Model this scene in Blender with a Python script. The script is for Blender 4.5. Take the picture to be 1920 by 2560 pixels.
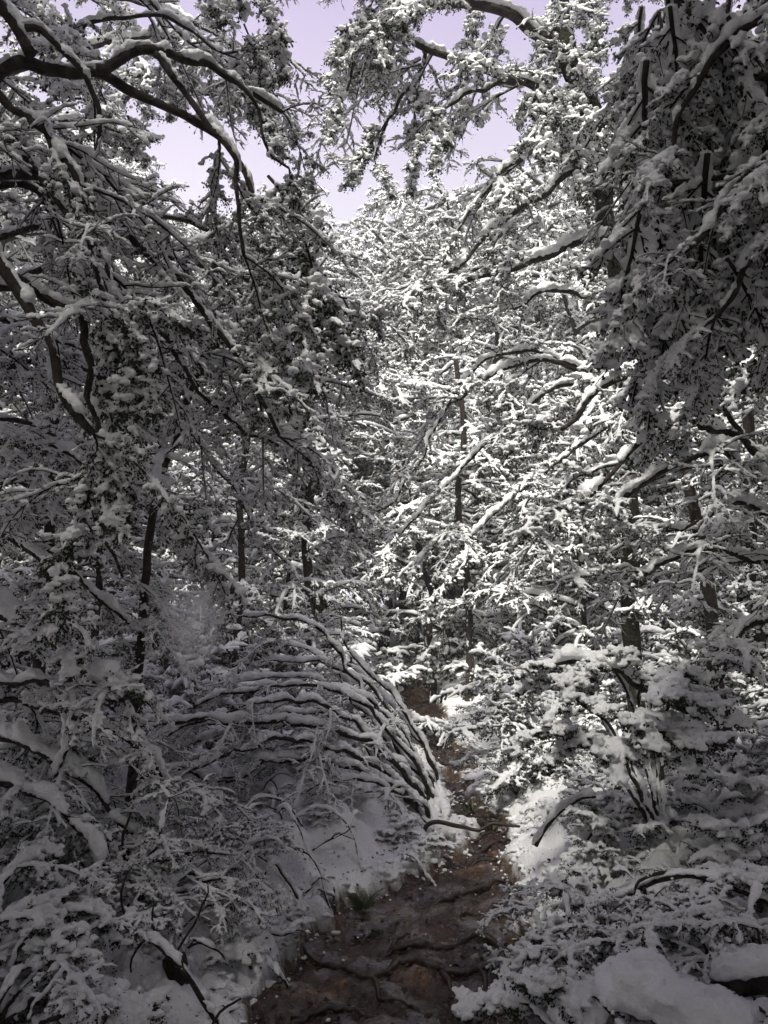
import bpy, math, random
import numpy as np
from mathutils import Vector, Matrix

# ------------------------------------------------------------------ clear
for o in list(bpy.data.objects): bpy.data.objects.remove(o)
scene = bpy.context.scene
COL = scene.collection
R = math.radians

# ------------------------------------------------------------------ camera
CAMP = np.array([0.0, 0.0, 1.6]); PITCH = R(8.0); FPX = 1990.0
cam = bpy.data.cameras.new('camera'); co = bpy.data.objects.new('camera', cam); COL.objects.link(co)
co.location = CAMP; co.rotation_euler = (R(90) + PITCH, 0, 0)
cam.sensor_fit = 'VERTICAL'; cam.sensor_height = 36.0; cam.lens = 36.0 * FPX / 2560.0
cam.clip_end = 1500; cam.clip_start = 0.05
scene.camera = co
FW = np.array([0, math.cos(PITCH), math.sin(PITCH)]); UP = np.array([0, -math.sin(PITCH), math.cos(PITCH)])
RT = np.array([1.0, 0, 0])

# ------------------------------------------------------------------ world, sun, exposure
SUN_EL, SUN_AZ = 52, 200      # veiled sun behind the viewpoint, a little to the left
w = bpy.data.worlds.new('World'); scene.world = w; w.use_nodes = True
nt = w.node_tree; nt.nodes.clear()
out = nt.nodes.new('ShaderNodeOutputWorld'); bg = nt.nodes.new('ShaderNodeBackground')
sky = nt.nodes.new('ShaderNodeTexSky'); sky.sky_type = 'NISHITA'; sky.sun_disc = False
sky.sun_elevation = R(SUN_EL); sky.sun_rotation = R(SUN_AZ)
sky.air_density = 1.0; sky.dust_density = 2.0
sky_s = 0.072
tc = nt.nodes.new('ShaderNodeTexCoord'); sep = nt.nodes.new('ShaderNodeSeparateXYZ')
nz = nt.nodes.new('ShaderNodeTexNoise'); nz.inputs['Scale'].default_value = 2.2; nz.inputs['Detail'].default_value = 5
cr = nt.nodes.new('ShaderNodeValToRGB')          # colour of the thin cloud: lilac above, paler low down
cr.color_ramp.elements[0].position = 0.40; cr.color_ramp.elements[0].color = (10.8, 10.3, 11.2, 1)
cr.color_ramp.elements[1].position = 0.68; cr.color_ramp.elements[1].color = (6.3, 5.3, 8.0, 1)
mix = nt.nodes.new('ShaderNodeMix'); mix.data_type = 'RGBA'
mr = nt.nodes.new('ShaderNodeMapRange'); mr.inputs['From Min'].default_value = 0.3; mr.inputs['From Max'].default_value = 0.7
mr.inputs['To Min'].default_value = 0.78; mr.inputs['To Max'].default_value = 0.95
L = nt.links
L.new(tc.outputs['Generated'], sep.inputs[0]); L.new(sep.outputs['Z'], cr.inputs[0])
L.new(tc.outputs['Generated'], nz.inputs['Vector']); L.new(nz.outputs['Fac'], mr.inputs['Value'])
L.new(mr.outputs[0], mix.inputs[0]); L.new(sky.outputs[0], mix.inputs[6]); L.new(cr.outputs[0], mix.inputs[7])
L.new(mix.outputs[2], bg.inputs[0]); bg.inputs[1].default_value = sky_s; L.new(bg.outputs[0], out.inputs[0])
sl = bpy.data.lights.new('sun', 'SUN'); sl.energy = 5.0; sl.angle = R(12); sl.color = (1.0, 0.965, 0.91)
so = bpy.data.objects.new('sun', sl); COL.objects.link(so)
sd = Vector((math.sin(R(SUN_AZ)) * math.cos(R(SUN_EL)), math.cos(R(SUN_AZ)) * math.cos(R(SUN_EL)), math.sin(R(SUN_EL))))
so.rotation_euler = sd.to_track_quat('Z', 'Y').to_euler()
so.location = (0, 0, 30)
scene.view_settings.view_transform = 'Standard'; scene.view_settings.look = 'None'
scene.view_settings.exposure = 0.52; scene.view_settings.gamma = 1.0; scene.view_settings.use_curve_mapping = False
scene.render.resolution_x = 768; scene.render.resolution_y = 1024
HAZE = 0.0025
scene.cycles.volume_bounces = 2; scene.cycles.max_bounces = 6; scene.cycles.diffuse_bounces = 3

# ------------------------------------------------------------------ helpers
def at(px, py, d):
    "point seen at source pixel (px,py), d metres in front of the lens"
    return CAMP + d * (FW + (px - 960) / FPX * RT + (1280 - py) / FPX * UP)

def gpt(px, py, z=0.0):
    v = FW + (px - 960) / FPX * RT + (1280 - py) / FPX * UP
    t = (z - CAMP[2]) / v[2]
    return CAMP + t * v

def tag(o, label=None, cat=None, group=None, kind=None):
    if label: o['label'] = label
    if cat: o['category'] = cat
    if group: o['group'] = group
    if kind: o['kind'] = kind
    return o

def empty(name, loc, parent=None):
    o = bpy.data.objects.new(name, None); COL.objects.link(o); o.location = [float(c) for c in loc]
    o.empty_display_size = 0.1
    if parent: o.parent = parent
    return o

class Acc:
    def __init__(s): s.v = []; s.q = []; s.t = []; s.n = 0
    def add(s, v, q=None, t=None):
        if q is not None and len(q): s.q.append(np.asarray(q) + s.n)
        if t is not None and len(t): s.t.append(np.asarray(t) + s.n)
        s.v.append(np.asarray(v, dtype=np.float64)); s.n += len(v)
    def arrays(s):
        v = np.concatenate(s.v) if s.v else np.zeros((0, 3))
        q = np.concatenate(s.q) if s.q else np.zeros((0, 4), int)
        t = np.concatenate(s.t) if s.t else np.zeros((0, 3), int)
        return v, q, t
    def merge(s, arr, M=None):
        v, q, t = arr
        if M is not None: v = v @ M[:3, :3].T + M[:3, 3]
        s.add(v, q, t)
    def mesh(s, name, mat, smooth=True): return arr_mesh(s.arrays(), name, mat, smooth)

def arr_mesh(arr, name, mats, smooth=True, midx=None):
    v, q, t = arr
    me = bpy.data.meshes.new(name)
    nq, ntt = len(q), len(t)
    me.vertices.add(len(v)); me.vertices.foreach_set('co', v.astype(np.float32).ravel())
    me.loops.add(nq * 4 + ntt * 3)
    me.loops.foreach_set('vertex_index', np.concatenate([q.ravel(), t.ravel()]).astype(np.int32))
    me.polygons.add(nq + ntt)
    ls = np.concatenate([np.arange(nq) * 4, nq * 4 + np.arange(ntt) * 3]).astype(np.int32)
    me.polygons.foreach_set('loop_start', ls)
    me.polygons.foreach_set('use_smooth', np.full(nq + ntt, smooth))
    if not isinstance(mats, (list, tuple)): mats = [mats]
    for m in mats: me.materials.append(m)
    if midx is not None: me.polygons.foreach_set('material_index', midx.astype(np.int32))
    me.update(calc_edges=True)
    return me

def obj(name, me, parent=None, loc=None):
    o = bpy.data.objects.new(name, me); COL.objects.link(o)
    if parent: o.parent = parent
    if loc is not None: o.location = [float(c) for c in loc]
    return o

def vnoise(x, y, seed):
    xi = np.floor(x).astype(np.int64); yi = np.floor(y).astype(np.int64); xf = x - xi; yf = y - yi
    def h(a, b):
        k = (a * 374761393 + b * 668265263 + seed * 1442695041) & 0xffffffff
        k = ((k ^ (k >> 13)) * 1274126177) & 0xffffffff; k = k ^ (k >> 16); return (k & 0xffff) / 65535.0 * 2 - 1
    u = xf * xf * xf * (xf * (xf * 6 - 15) + 10); v = yf * yf * yf * (yf * (yf * 6 - 15) + 10)
    return (h(xi, yi) * (1 - u) + h(xi + 1, yi) * u) * (1 - v) + (h(xi, yi + 1) * (1 - u) + h(xi + 1, yi + 1) * u) * v

def remesh(arr, voxel, smooth_it, name, mat):
    "fuse overlapping snow lumps into one soft crust"
    me = arr_mesh(arr, name + '_src', mat)
    o = bpy.data.objects.new('tmp', me); COL.objects.link(o)
    m = o.modifiers.new('r', 'REMESH'); m.mode = 'VOXEL'; m.voxel_size = voxel; m.use_smooth_shade = True
    if smooth_it:
        s = o.modifiers.new('s', 'SMOOTH'); s.factor = 0.5; s.iterations = smooth_it
    dg = bpy.context.evaluated_depsgraph_get(); ev = o.evaluated_get(dg)
    res = bpy.data.meshes.new_from_object(ev, depsgraph=dg); res.name = name
    bpy.data.objects.remove(o); bpy.data.meshes.remove(me)
    if not len(res.materials): res.materials.append(mat)
    n = len(res.vertices); v = np.empty(n * 3, np.float32); res.vertices.foreach_get('co', v); v = v.reshape(-1, 3).astype(float)
    nn = np.empty(n * 3, np.float32); res.vertices.foreach_get('normal', nn); nn = nn.reshape(-1, 3)
    x, y, z = v.T
    d = voxel * (.75 * vnoise(x * 28 + z * 17, y * 28 - z * 21, 3) + .55 * vnoise(x * 61 - z * 40, y * 61 + z * 47, 4))
    v += nn * d[:, None]; res.vertices.foreach_set('co', v.astype(np.float32).ravel()); res.update()
    return res

def nrm(a):
    a = np.asarray(a, float); l = np.linalg.norm(a, axis=-1, keepdims=True); return a / np.maximum(l, 1e-9)

def tube(acc, P, rad, sides=5):
    P = np.asarray(P, float); n = len(P); rad = np.asarray(rad, float)
    T = np.empty_like(P); T[1:-1] = P[2:] - P[:-2]; T[0] = P[1] - P[0]; T[-1] = P[-1] - P[-2]; T = nrm(T)
    ref = np.array([0, 0, 1.0]) if abs(T[0, 2]) < 0.8 else np.array([1.0, 0, 0])
    S = np.cross(T, ref)
    bad = np.linalg.norm(S, axis=1) < 0.15
    S[bad] = np.cross(T[bad], np.array([0.3, 1.0, 0.1])); S = nrm(S)
    for i in range(1, n):
        s = S[i - 1] - T[i] * np.dot(S[i - 1], T[i]); l = np.linalg.norm(s)
        if l > 1e-6: S[i] = s / l
    U = np.cross(S, T)
    a = np.arange(sides) * 2 * math.pi / sides
    V = P[:, None] + rad[:, None, None] * (S[:, None] * np.cos(a)[None, :, None] + U[:, None] * np.sin(a)[None, :, None])
    V = V.reshape(-1, 3)
    i = np.arange(n - 1)[:, None] * sides; j = np.arange(sides)[None]; j2 = (j + 1) % sides
    q = np.stack([i + j, i + j2, i + sides + j2, i + sides + j], -1).reshape(-1, 4)
    V = np.vstack([V, P[:1], P[-1:]]); c0 = n * sides; c1 = c0 + 1; e = (n - 1) * sides
    jj = np.arange(sides); k2 = (jj + 1) % sides
    t = np.vstack([np.stack([k2, jj, np.full(sides, c0)], -1), np.stack([e + jj, e + k2, np.full(sides, c1)], -1)])
    acc.add(V, q, t)

def resample(P, step):
    P = np.asarray(P, float); d = np.r_[0, np.cumsum(np.linalg.norm(np.diff(P, axis=0), axis=1))]
    n = max(2, int(d[-1] / step) + 1); s = np.linspace(0, d[-1], n)
    return np.stack([np.interp(s, d, P[:, k]) for k in range(3)], 1), s / d[-1]

def spline(P, sub=5):
    P = np.asarray(P, float)
    Q = np.vstack([2 * P[0] - P[1], P, 2 * P[-1] - P[-2]]); o = []
    for i in range(1, len(Q) - 2):
        for k in range(sub):
            t = k / sub
            o.append(0.5 * (2 * Q[i] + (Q[i + 1] - Q[i - 1]) * t + (2 * Q[i - 1] - 5 * Q[i] + 4 * Q[i + 1] - Q[i + 2]) * t * t + (3 * Q[i] - Q[i - 1] - 3 * Q[i + 1] + Q[i + 2]) * t ** 3))
    o.append(P[-1]); return np.array(o)

def noise1(rng, n, k):
    "smooth random values 0..1, about one knot per k samples"
    m = max(3, int(n / max(k, 1)) + 3); return np.interp(np.linspace(0, m - 1.001, n), np.arange(m), rng.random(m))

def snow_on(acc, P, rad, thick, rng, sides=6, gap=0.12, knot=3, steep=0.35, width=0.62):
    "ridge of snow lying along the upper side of a branch"
    P = np.asarray(P, float); n = len(P); rad = np.broadcast_to(np.asarray(rad, float), (n,))
    T = np.empty_like(P); T[1:-1] = P[2:] - P[:-2]; T[0] = P[1] - P[0]; T[-1] = P[-1] - P[-2]; T = nrm(T)
    U = np.array([0, 0, 1.0]) - T * T[:, 2:3]; cs = np.linalg.norm(U, axis=1); U = U / np.maximum(cs, 0.05)[:, None]
    S = nrm(np.cross(T, U) + 1e-6); U = nrm(np.cross(S, T))
    U = U * 1.0
    nz_ = noise1(rng, n, knot)
    amt = thick * (steep + (1 - steep) * cs) * (0.35 + 1.15 * nz_)
    amt = np.where(nz_ < gap, amt * 0.08, amt)
    env = np.ones(n); env[-1] = 0.35; env[0] = 0.6 if n > 3 else 0.5
    amt = amt * env
    w_ = rad * 0.9 + amt * width; h = amt * 0.62 + rad * 0.25
    C = P + U * (rad * 0.45 + amt * 0.42)[:, None] + S * ((rng.random(n) - .5) * 0.25 * amt)[:, None]
    a = np.arange(sides) * 2 * math.pi / sides + 0.3
    sa = np.sin(a); sa = np.where(sa < 0, sa * 0.62, sa)
    V = C[:, None] + S[:, None] * (w_[:, None] * np.cos(a)[None])[..., None] + U[:, None] * (h[:, None] * sa[None])[..., None]
    V = V.reshape(-1, 3)
    i = np.arange(n - 1)[:, None] * sides; j = np.arange(sides)[None]; j2 = (j + 1) % sides
    q = np.stack([i + j, i + j2, i + sides + j2, i + sides + j], -1).reshape(-1, 4)
    V = np.vstack([V, C[:1] - T[:1] * w_[0] * .5, C[-1:] + T[-1:] * w_[-1] * 0.8]); c0 = n * sides; c1 = c0 + 1; e = (n - 1) * sides
    jj = np.arange(sides); k2 = (jj + 1) % sides
    t = np.vstack([np.stack([k2, jj, np.full(sides, c0)], -1), np.stack([e + jj, e + k2, np.full(sides, c1)], -1)])
    acc.add(V, q, t)

_sv, _sq, _st = None, None, None
def _sph(nu=7, nv=4):
    v = [(0, 0, 1)]
    for i in range(1, nv):
        ph = math.pi * i / nv
        for j in range(nu):
            a = 2 * math.pi * j / nu + (i % 2) * .4; v.append((math.sin(ph) * math.cos(a), math.sin(ph) * math.sin(a), math.cos(ph)))
    v.append((0, 0, -1)); q = []; t = []
    for j in range(nu): t.append((0, 1 + j, 1 + (j + 1) % nu))
    for i in range(nv - 2):
        for j in range(nu):
            a = 1 + i * nu; q.append((a + j, a + nu + j, a + nu + (j + 1) % nu, a + (j + 1) % nu))
    e = 1 + (nv - 2) * nu; l = len(v) - 1
    for j in range(nu): t.append((e + j, l, e + (j + 1) % nu))
    return np.array(v, float), np.array(q), np.array(t)
SPH = _sph()
def blob(acc, c, sx, sy, sz, rng, rot=None):
    v = SPH[0] * (1 + 0.22 * (rng.random((len(SPH[0]), 1)) - .5)); v = v * np.array([sx, sy, sz])
    v[:, 2] = np.where(v[:, 2] < 0, v[:, 2] * .55, v[:, 2])
    a = rng.random() * 6.28 if rot is None else rot; c_, s_ = math.cos(a), math.sin(a)
    v = v @ np.array([[c_, s_, 0], [-s_, c_, 0], [0, 0, 1]])
    acc.add(v + np.asarray(c), SPH[1], SPH[2])

def leaves(acc, P, n, size, spread, rng, down=0.35):
    "n small folded leaves scattered along a twig"
    if n <= 0: return
    s = rng.random(n) * (len(P) - 1); i = np.minimum(s.astype(int), len(P) - 2); f = (s - i)[:, None]
    C = P[i] * (1 - f) + P[i + 1] * f
    T = nrm(P[i + 1] - P[i])
    C = C + (rng.random((n, 3)) - .5) * spread + np.array([0, 0, -down * spread])
    D = nrm(T * 0.7 + (rng.random((n, 3)) - .5) * 2.0 + np.array([0, 0, -0.35]))
    N = nrm(rng.random((n, 3)) - .5 + np.array([0, 0, 0.25])); S = nrm(np.cross(D, N)); N = np.cross(S, D)
    ln = size * (0.6 + 0.8 * rng.random(n))[:, None]; wd = ln * 0.33
    V = np.stack([C, C + D * ln * .5 + S * wd + N * ln * .1, C + D * ln, C + D * ln * .5 - S * wd + N * ln * .1], 1).reshape(-1, 3)
    k = np.arange(n)[:, None] * 4
    acc.add(V, np.hstack([k, k + 1, k + 2, k + 3]))

def grow(p, d, length, nseg, droop, wob, rng):
    P = [np.array(p, float)]; d = nrm(d); st = length / nseg
    for i in range(nseg):
        d = nrm(d + np.array([0, 0, -droop * st]) + (rng.random(3) - .5) * wob)
        P.append(P[-1] + d * st)
    return np.array(P)

# ------------------------------------------------------------------ materials
def mat(name):
    m = bpy.data.materials.new(name); m.use_nodes = True; return m, m.node_tree, m.node_tree.nodes['Principled BSDF']
def ramp_mat(name, cols, scale, rough=0.8, bump=0.3, bscale=40, detail=5, bdist=0.01, spec=0.3):
    m, t, b = mat(name)
    tc = t.nodes.new('ShaderNodeTexCoord'); n = t.nodes.new('ShaderNodeTexNoise'); n.inputs['Scale'].default_value = scale; n.inputs['Detail'].default_value = detail
    r = t.nodes.new('ShaderNodeValToRGB'); e = r.color_ramp.elements
    e[0].position = cols[0][0]; e[0].color = (*cols[0][1], 1); e[1].position = cols[-1][0]; e[1].color = (*cols[-1][1], 1)
    for p, c in cols[1:-1]:
        k = e.new(p); k.color = (*c, 1)
    t.links.new(tc.outputs['Object'], n.inputs['Vector']); t.links.new(n.outputs['Fac'], r.inputs[0]); t.links.new(r.outputs[0], b.inputs['Base Color'])
    n2 = t.nodes.new('ShaderNodeTexNoise'); n2.inputs['Scale'].default_value = bscale; n2.inputs['Detail'].default_value = 4
    bp = t.nodes.new('ShaderNodeBump'); bp.inputs['Strength'].default_value = bump; bp.inputs['Distance'].default_value = bdist
    t.links.new(tc.outputs['Object'], n2.inputs['Vector']); t.links.new(n2.outputs['Fac'], bp.inputs['Height']); t.links.new(bp.outputs[0], b.inputs['Normal'])
    b.inputs['Roughness'].default_value = rough; b.inputs['Specular IOR Level'].default_value = spec
    return m
SNOW = ramp_mat('snow', [(0.35, (0.76, 0.77, 0.75)), (0.6, (0.86, 0.865, 0.84))], 6, 0.7, 0.8, 90, bdist=0.008)
SNOWG = ramp_mat('ground_snow', [(0.32, (0.72, 0.72, 0.71)), (0.6, (0.84, 0.84, 0.82))], 2.5, 0.7, 0.9, 70, bdist=0.012)
BARK = ramp_mat('bark', [(0.3, (0.012, 0.009, 0.008)), (0.55, (0.035, 0.026, 0.02)), (0.75, (0.07, 0.06, 0.05))], 22, 0.9, 0.8, 60)
TWIG = ramp_mat('twig_bark', [(0.3, (0.012, 0.009, 0.008)), (0.7, (0.035, 0.027, 0.022))], 15, 0.9, 0.2, 60)
MOSS = ramp_mat('mossy_bark', [(0.3, (0.008, 0.007, 0.005)), (0.5, (0.022, 0.02, 0.01)), (0.62, (0.024, 0.027, 0.011)), (0.85, (0.06, 0.058, 0.04))], 14, 0.95, 1.0, 35, bdist=0.03)
LEAF = ramp_mat('leaf', [(0.3, (0.010, 0.014, 0.007)), (0.55, (0.024, 0.032, 0.015)), (0.75, (0.06, 0.07, 0.03))], 9, 0.6, 0.0, 60)
LEAFG = ramp_mat('green_leaf', [(0.3, (0.03, 0.05, 0.018)), (0.7, (0.08, 0.11, 0.035))], 9, 0.5, 0.0, 60)
BLADE = ramp_mat('grass_blade', [(0.3, (0.03, 0.035, 0.015)), (0.7, (0.10, 0.095, 0.045))], 9, 0.5, 0.0, 60)
LITTER = ramp_mat('leaf_litter', [(0.3, (0.02, 0.012, 0.008)), (0.7, (0.07, 0.045, 0.025))], 30, 0.8, 0.0, 60)
ROOT = ramp_mat('root_bark', [(0.3, (0.010, 0.007, 0.005)), (0.7, (0.045, 0.030, 0.020))], 20, 0.45, 0.8, 50, spec=0.5)

def trodden(m):
    "mud splashed and trodden into the snow next to the trail"
    t = m.node_tree; b = t.nodes['Principled BSDF']; src = b.inputs['Base Color'].links[0].from_socket
    a = t.nodes.new('ShaderNodeAttribute'); a.attribute_name = 'trail_dirt'
    tc = t.nodes.new('ShaderNodeTexCoord'); n = t.nodes.new('ShaderNodeTexNoise'); n.inputs['Scale'].default_value = 16; n.inputs['Detail'].default_value = 7; n.inputs['Roughness'].default_value = .7
    ad = t.nodes.new('ShaderNodeMath'); ad.operation = 'ADD'; mr = t.nodes.new('ShaderNodeMapRange')
    mr.inputs['From Min'].default_value = .95; mr.inputs['From Max'].default_value = 1.5
    mx = t.nodes.new('ShaderNodeMix'); mx.data_type = 'RGBA'; mx.inputs[7].default_value = (.09, .06, .035, 1)
    K = t.links.new; K(tc.outputs['Object'], n.inputs['Vector']); K(n.outputs['Fac'], ad.inputs[0]); K(a.outputs['Fac'], ad.inputs[1]); K(ad.outputs[0], mr.inputs['Value'])
    K(mr.outputs[0], mx.inputs[0]); K(src, mx.inputs[6]); K(mx.outputs[2], b.inputs['Base Color'])
trodden(SNOWG)
# ------------------------------------------------------------------ ground
# trail edges read off the photograph: (row, left px, right px)
_rows = [(2900, 420, 1580), (2560, 640, 1390), (2450, 690, 1320), (2350, 755, 1305), (2270, 840, 1300), (2215, 1010, 1295), (2160, 1125, 1290),
         (2080, 1150, 1285), (2030, 1112, 1200), (1950, 1080, 1165), (1890, 1050, 1150), (1850, 1020, 1120), (1820, 990, 1090)]
_pe = [(gpt(a, y), gpt(b, y)) for y, a, b in _rows]
PY = np.array([-3.0] + [p[0][1] for p in _pe] + [22.0]); 
PL = np.array([_pe[0][0][0] - .2] + [p[0][0] for p in _pe] + [_pe[-1][0][0] - .6]); PR = np.array([_pe[0][1][0] + .2] + [p[1][0] for p in _pe] + [_pe[-1][1][0] - .9])
def path_sd(x, y):
    "distance outside the trail edge (negative inside)"
    l = np.interp(y, PY, PL); r = np.interp(y, PY, PR)
    wob = 0.13 * vnoise(x * 3.1, y * 3.1, 5) + 0.07 * vnoise(x * 9, y * 9, 6) + 0.012 * vnoise(x * 23, y * 23, 7)
    return np.maximum(l - x, x - r) + wob
def ground_base(x, y):
    r = np.hypot(x, y)
    side = np.clip((np.abs(x - np.interp(y, PY, (PL + PR) / 2)) - 0.5) / 3.0, 0, 1)
    return 0.075 * np.clip(y - 6.6, 0, 8) + 0.35 * side ** 1.5 + 0.10 * vnoise(x * .5, y * .5, 1) * side + np.clip((r - 14) / 40, 0, 3) * 1.2
def snow_h(x, y):
    sdv = path_sd(x, y)
    near = np.clip(1.2 - np.hypot(x, y) / 30, 0, 1)
    step = 0.17 * np.clip((sdv + 0.02) / 0.16, -1, 1) ; step = np.where(sdv > 0, 0.17 * (1 - np.exp(-np.maximum(sdv, 0) / 0.24)), sdv * 1.2)
    step = np.clip(step, -0.3, 1)
    far = 1 - .6 * np.clip((y - 6.3) / 1.5, 0, 1) * np.exp(-np.maximum(sdv, 0) / 1.2); step = np.where(sdv > 0, step * far, step)
    out_ = np.clip(sdv / 0.5, 0, 1) * far
    pil = 0.13 * np.abs(vnoise(x * 1.3, y * 1.3, 11)) + 0.20 * np.abs(vnoise(x * 3.4, y * 3.4, 12)) + 0.055 * np.abs(vnoise(x * 7, y * 7, 13)) + 0.03 * np.abs(vnoise(x * 15, y * 15, 14)) + 0.010 * vnoise(x * 34, y * 34, 15)
    crumb = (0.075 * np.abs(vnoise(x * 11, y * 11, 31)) + 0.04 * np.abs(vnoise(x * 21, y * 21, 32)) + .006 * vnoise(x * 40, y * 40, 33)) * np.exp(-((sdv - .06) / .14) ** 2)
    return ground_base(x, y) + step + pil * out_ * near + crumb - 0.02
def mud_h(x, y):
    return ground_base(x, y) * 1.0 + 0.05 * vnoise(x * 2.2, y * 2.2, 21) + 0.035 * vnoise(x * 6, y * 6, 22) + 0.014 * vnoise(x * 17, y * 17, 23) - .055 * np.exp(-((x + .16) / .34) ** 2 - ((y - 3.75) / .5) ** 2) - .05 * np.exp(-((x - .02) / .25) ** 2 - ((y - 4.55) / .22) ** 2) + 0.012 * np.abs(vnoise(x * 31, y * 31, 25)) + 0.006 * vnoise(x * 60, y * 60, 24) - 0.03

def build_ground():
    r = np.concatenate([[0.3, 0.8, 1.2], 1.5 * np.exp(np.arange(0, 267) * 0.009), 16.7 * np.exp(np.arange(1, 40) * 0.09), [700]])
    th = np.concatenate([np.linspace(-180, -36, 34)[:-1], np.linspace(-36, 36, 280), np.linspace(36, 180, 34)[1:]])
    th = np.radians(th)
    X = r[:, None] * np.sin(th)[None]; Y = r[:, None] * np.cos(th)[None]
    Z = snow_h(X, Y)
    V = np.stack([X, Y, Z], -1).reshape(-1, 3); n = len(th)
    i = np.arange(len(r) - 1)[:, None] * n; j = np.arange(n - 1)[None]
    q = np.stack([i + j, i + j + 1, i + n + j + 1, i + n + j], -1).reshape(-1, 4)[:, ::-1]
    me = arr_mesh((V, q, np.zeros((0, 3), int)), 'snow_ground', SNOWG)
    at_ = me.attributes.new('trail_dirt', 'FLOAT', 'POINT'); sd_ = path_sd(X, Y); at_.data.foreach_set('value', np.exp(-np.maximum(sd_, 0) / .06).astype(np.float32).ravel())
    o = obj('snow_ground', me); tag(o, kind='structure', label='deep uneven snow covering the forest floor')
build_ground()
def mud_mat():
    m, t, b = mat('mud')
    N = t.nodes.new; K = t.links.new
    tc = N('ShaderNodeTexCoord')
    n = N('ShaderNodeTexNoise'); n.inputs['Scale'].default_value = 3.5; n.inputs['Detail'].default_value = 8; n.inputs['Roughness'].default_value = .65
    r = N('ShaderNodeValToRGB'); e = r.color_ramp.elements
    e[0].position = .35; e[0].color = (.014, .008, .005, 1); e[1].position = .68; e[1].color = (.27, .155, .06, 1)
    k = e.new(.52); k.color = (.032, .017, .009, 1); k = e.new(.62); k.color = (.085, .045, .020, 1)
    n2 = N('ShaderNodeTexNoise'); n2.inputs['Scale'].default_value = 11; n2.inputs['Detail'].default_value = 5
    rr = N('ShaderNodeMapRange'); rr.inputs['From Min'].default_value = .4; rr.inputs['From Max'].default_value = .6; rr.inputs['To Min'].default_value = .06; rr.inputs['To Max'].default_value = .45
    n3 = N('ShaderNodeTexNoise'); n3.inputs['Scale'].default_value = 38; n3.inputs['Detail'].default_value = 6
    bp = N('ShaderNodeBump'); bp.inputs['Strength'].default_value = 1.0; bp.inputs['Distance'].default_value = .03
    for a in (n, n2, n3): K(tc.outputs['Object'], a.inputs['Vector'])
    K(n.outputs['Fac'], r.inputs[0]); K(r.outputs[0], b.inputs['Base Color']); K(n2.outputs['Fac'], rr.inputs['Value']); K(rr.outputs[0], b.inputs['Roughness'])
    K(n3.outputs['Fac'], bp.inputs['Height']); K(bp.outputs[0], b.inputs['Normal']); b.inputs['Specular IOR Level'].default_value = .6
    n4 = N('ShaderNodeTexNoise'); n4.inputs['Scale'].default_value = 24; n4.inputs['Detail'].default_value = 3; K(tc.outputs['Object'], n4.inputs['Vector'])
    b2 = N('ShaderNodeBump'); b2.inputs['Strength'].default_value = .5; b2.inputs['Distance'].default_value = .02; K(n4.outputs['Fac'], b2.inputs['Height']); K(b2.outputs[0], b.inputs['Coat Normal'])
    n5 = N('ShaderNodeTexNoise'); n5.inputs['Scale'].default_value = 4.5; n5.inputs['Detail'].default_value = 4; K(tc.outputs['Object'], n5.inputs['Vector'])
    m5 = N('ShaderNodeMapRange'); m5.inputs['From Min'].default_value = .48; m5.inputs['From Max'].default_value = .58; K(n5.outputs['Fac'], m5.inputs['Value']); K(m5.outputs[0], b.inputs['Coat Weight'])
    b.inputs['Coat Roughness'].default_value = .06; b.inputs['Coat IOR'].default_value = 1.5
    return m
def build_path():
    ys = np.concatenate([np.arange(1.0, 2.6, .08), np.arange(2.6, 8, .022), np.arange(8, 20, .06)]); s = np.linspace(-0.28, 1.28, 90)
    l = np.interp(ys, PY, PL) ; r = np.interp(ys, PY, PR)
    wd = np.maximum(r - l, .4)
    X = ((l + r) / 2)[:, None] + (s[None] - .5) * (wd + .3)[:, None]; Y = np.repeat(ys[:, None], len(s), 1)
    Z = mud_h(X, Y)
    n = len(s); V = np.stack([X, Y, Z], -1).reshape(-1, 3)
    i = np.arange(len(ys) - 1)[:, None] * n; j = np.arange(n - 1)[None]
    q = np.stack([i + j, i + j + 1, i + n + j + 1, i + n + j], -1).reshape(-1, 4)
    o = obj('path', arr_mesh((V, q, np.zeros((0, 3), int)), 'path', mud_mat())); tag(o, kind='structure', label='wet brown muddy trail through the snow')
build_path()
m_, t_, b_ = mat('puddle_water')
b_.inputs['Base Color'].default_value = (.012, .008, .005, 1); b_.inputs['Roughness'].default_value = .03; b_.inputs['Specular IOR Level'].default_value = .6
n_ = t_.nodes.new('ShaderNodeTexNoise'); n_.inputs['Scale'].default_value = 30; bp_ = t_.nodes.new('ShaderNodeBump'); bp_.inputs['Strength'].default_value = .15; bp_.inputs['Distance'].default_value = .006
t_.links.new(n_.outputs['Fac'], bp_.inputs['Height']); t_.links.new(bp_.outputs[0], b_.inputs['Normal']); WATER = m_
def build_puddle():
    a = Acc(); n = 48; rng = np.random.default_rng(3)
    for (cx, cy, sx, sy) in ((-.16, 3.75, .36, .5), (.02, 4.55, .26, .22)):
        th = np.linspace(0, 2 * math.pi, n, endpoint=False); z = -.064
        ring = np.stack([cx + sx * np.cos(th), cy + sy * np.sin(th), np.full(n, z)], 1)
        V = np.vstack([ring, [[cx, cy, z]]]); k = np.arange(n)
        a.add(V, None, np.stack([k, (k + 1) % n, np.full(n, n)], 1))
    o = obj('puddle', a.mesh('puddle', WATER)); tag(o, kind='structure', label='shallow meltwater on the muddy trail')
build_puddle()

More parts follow.
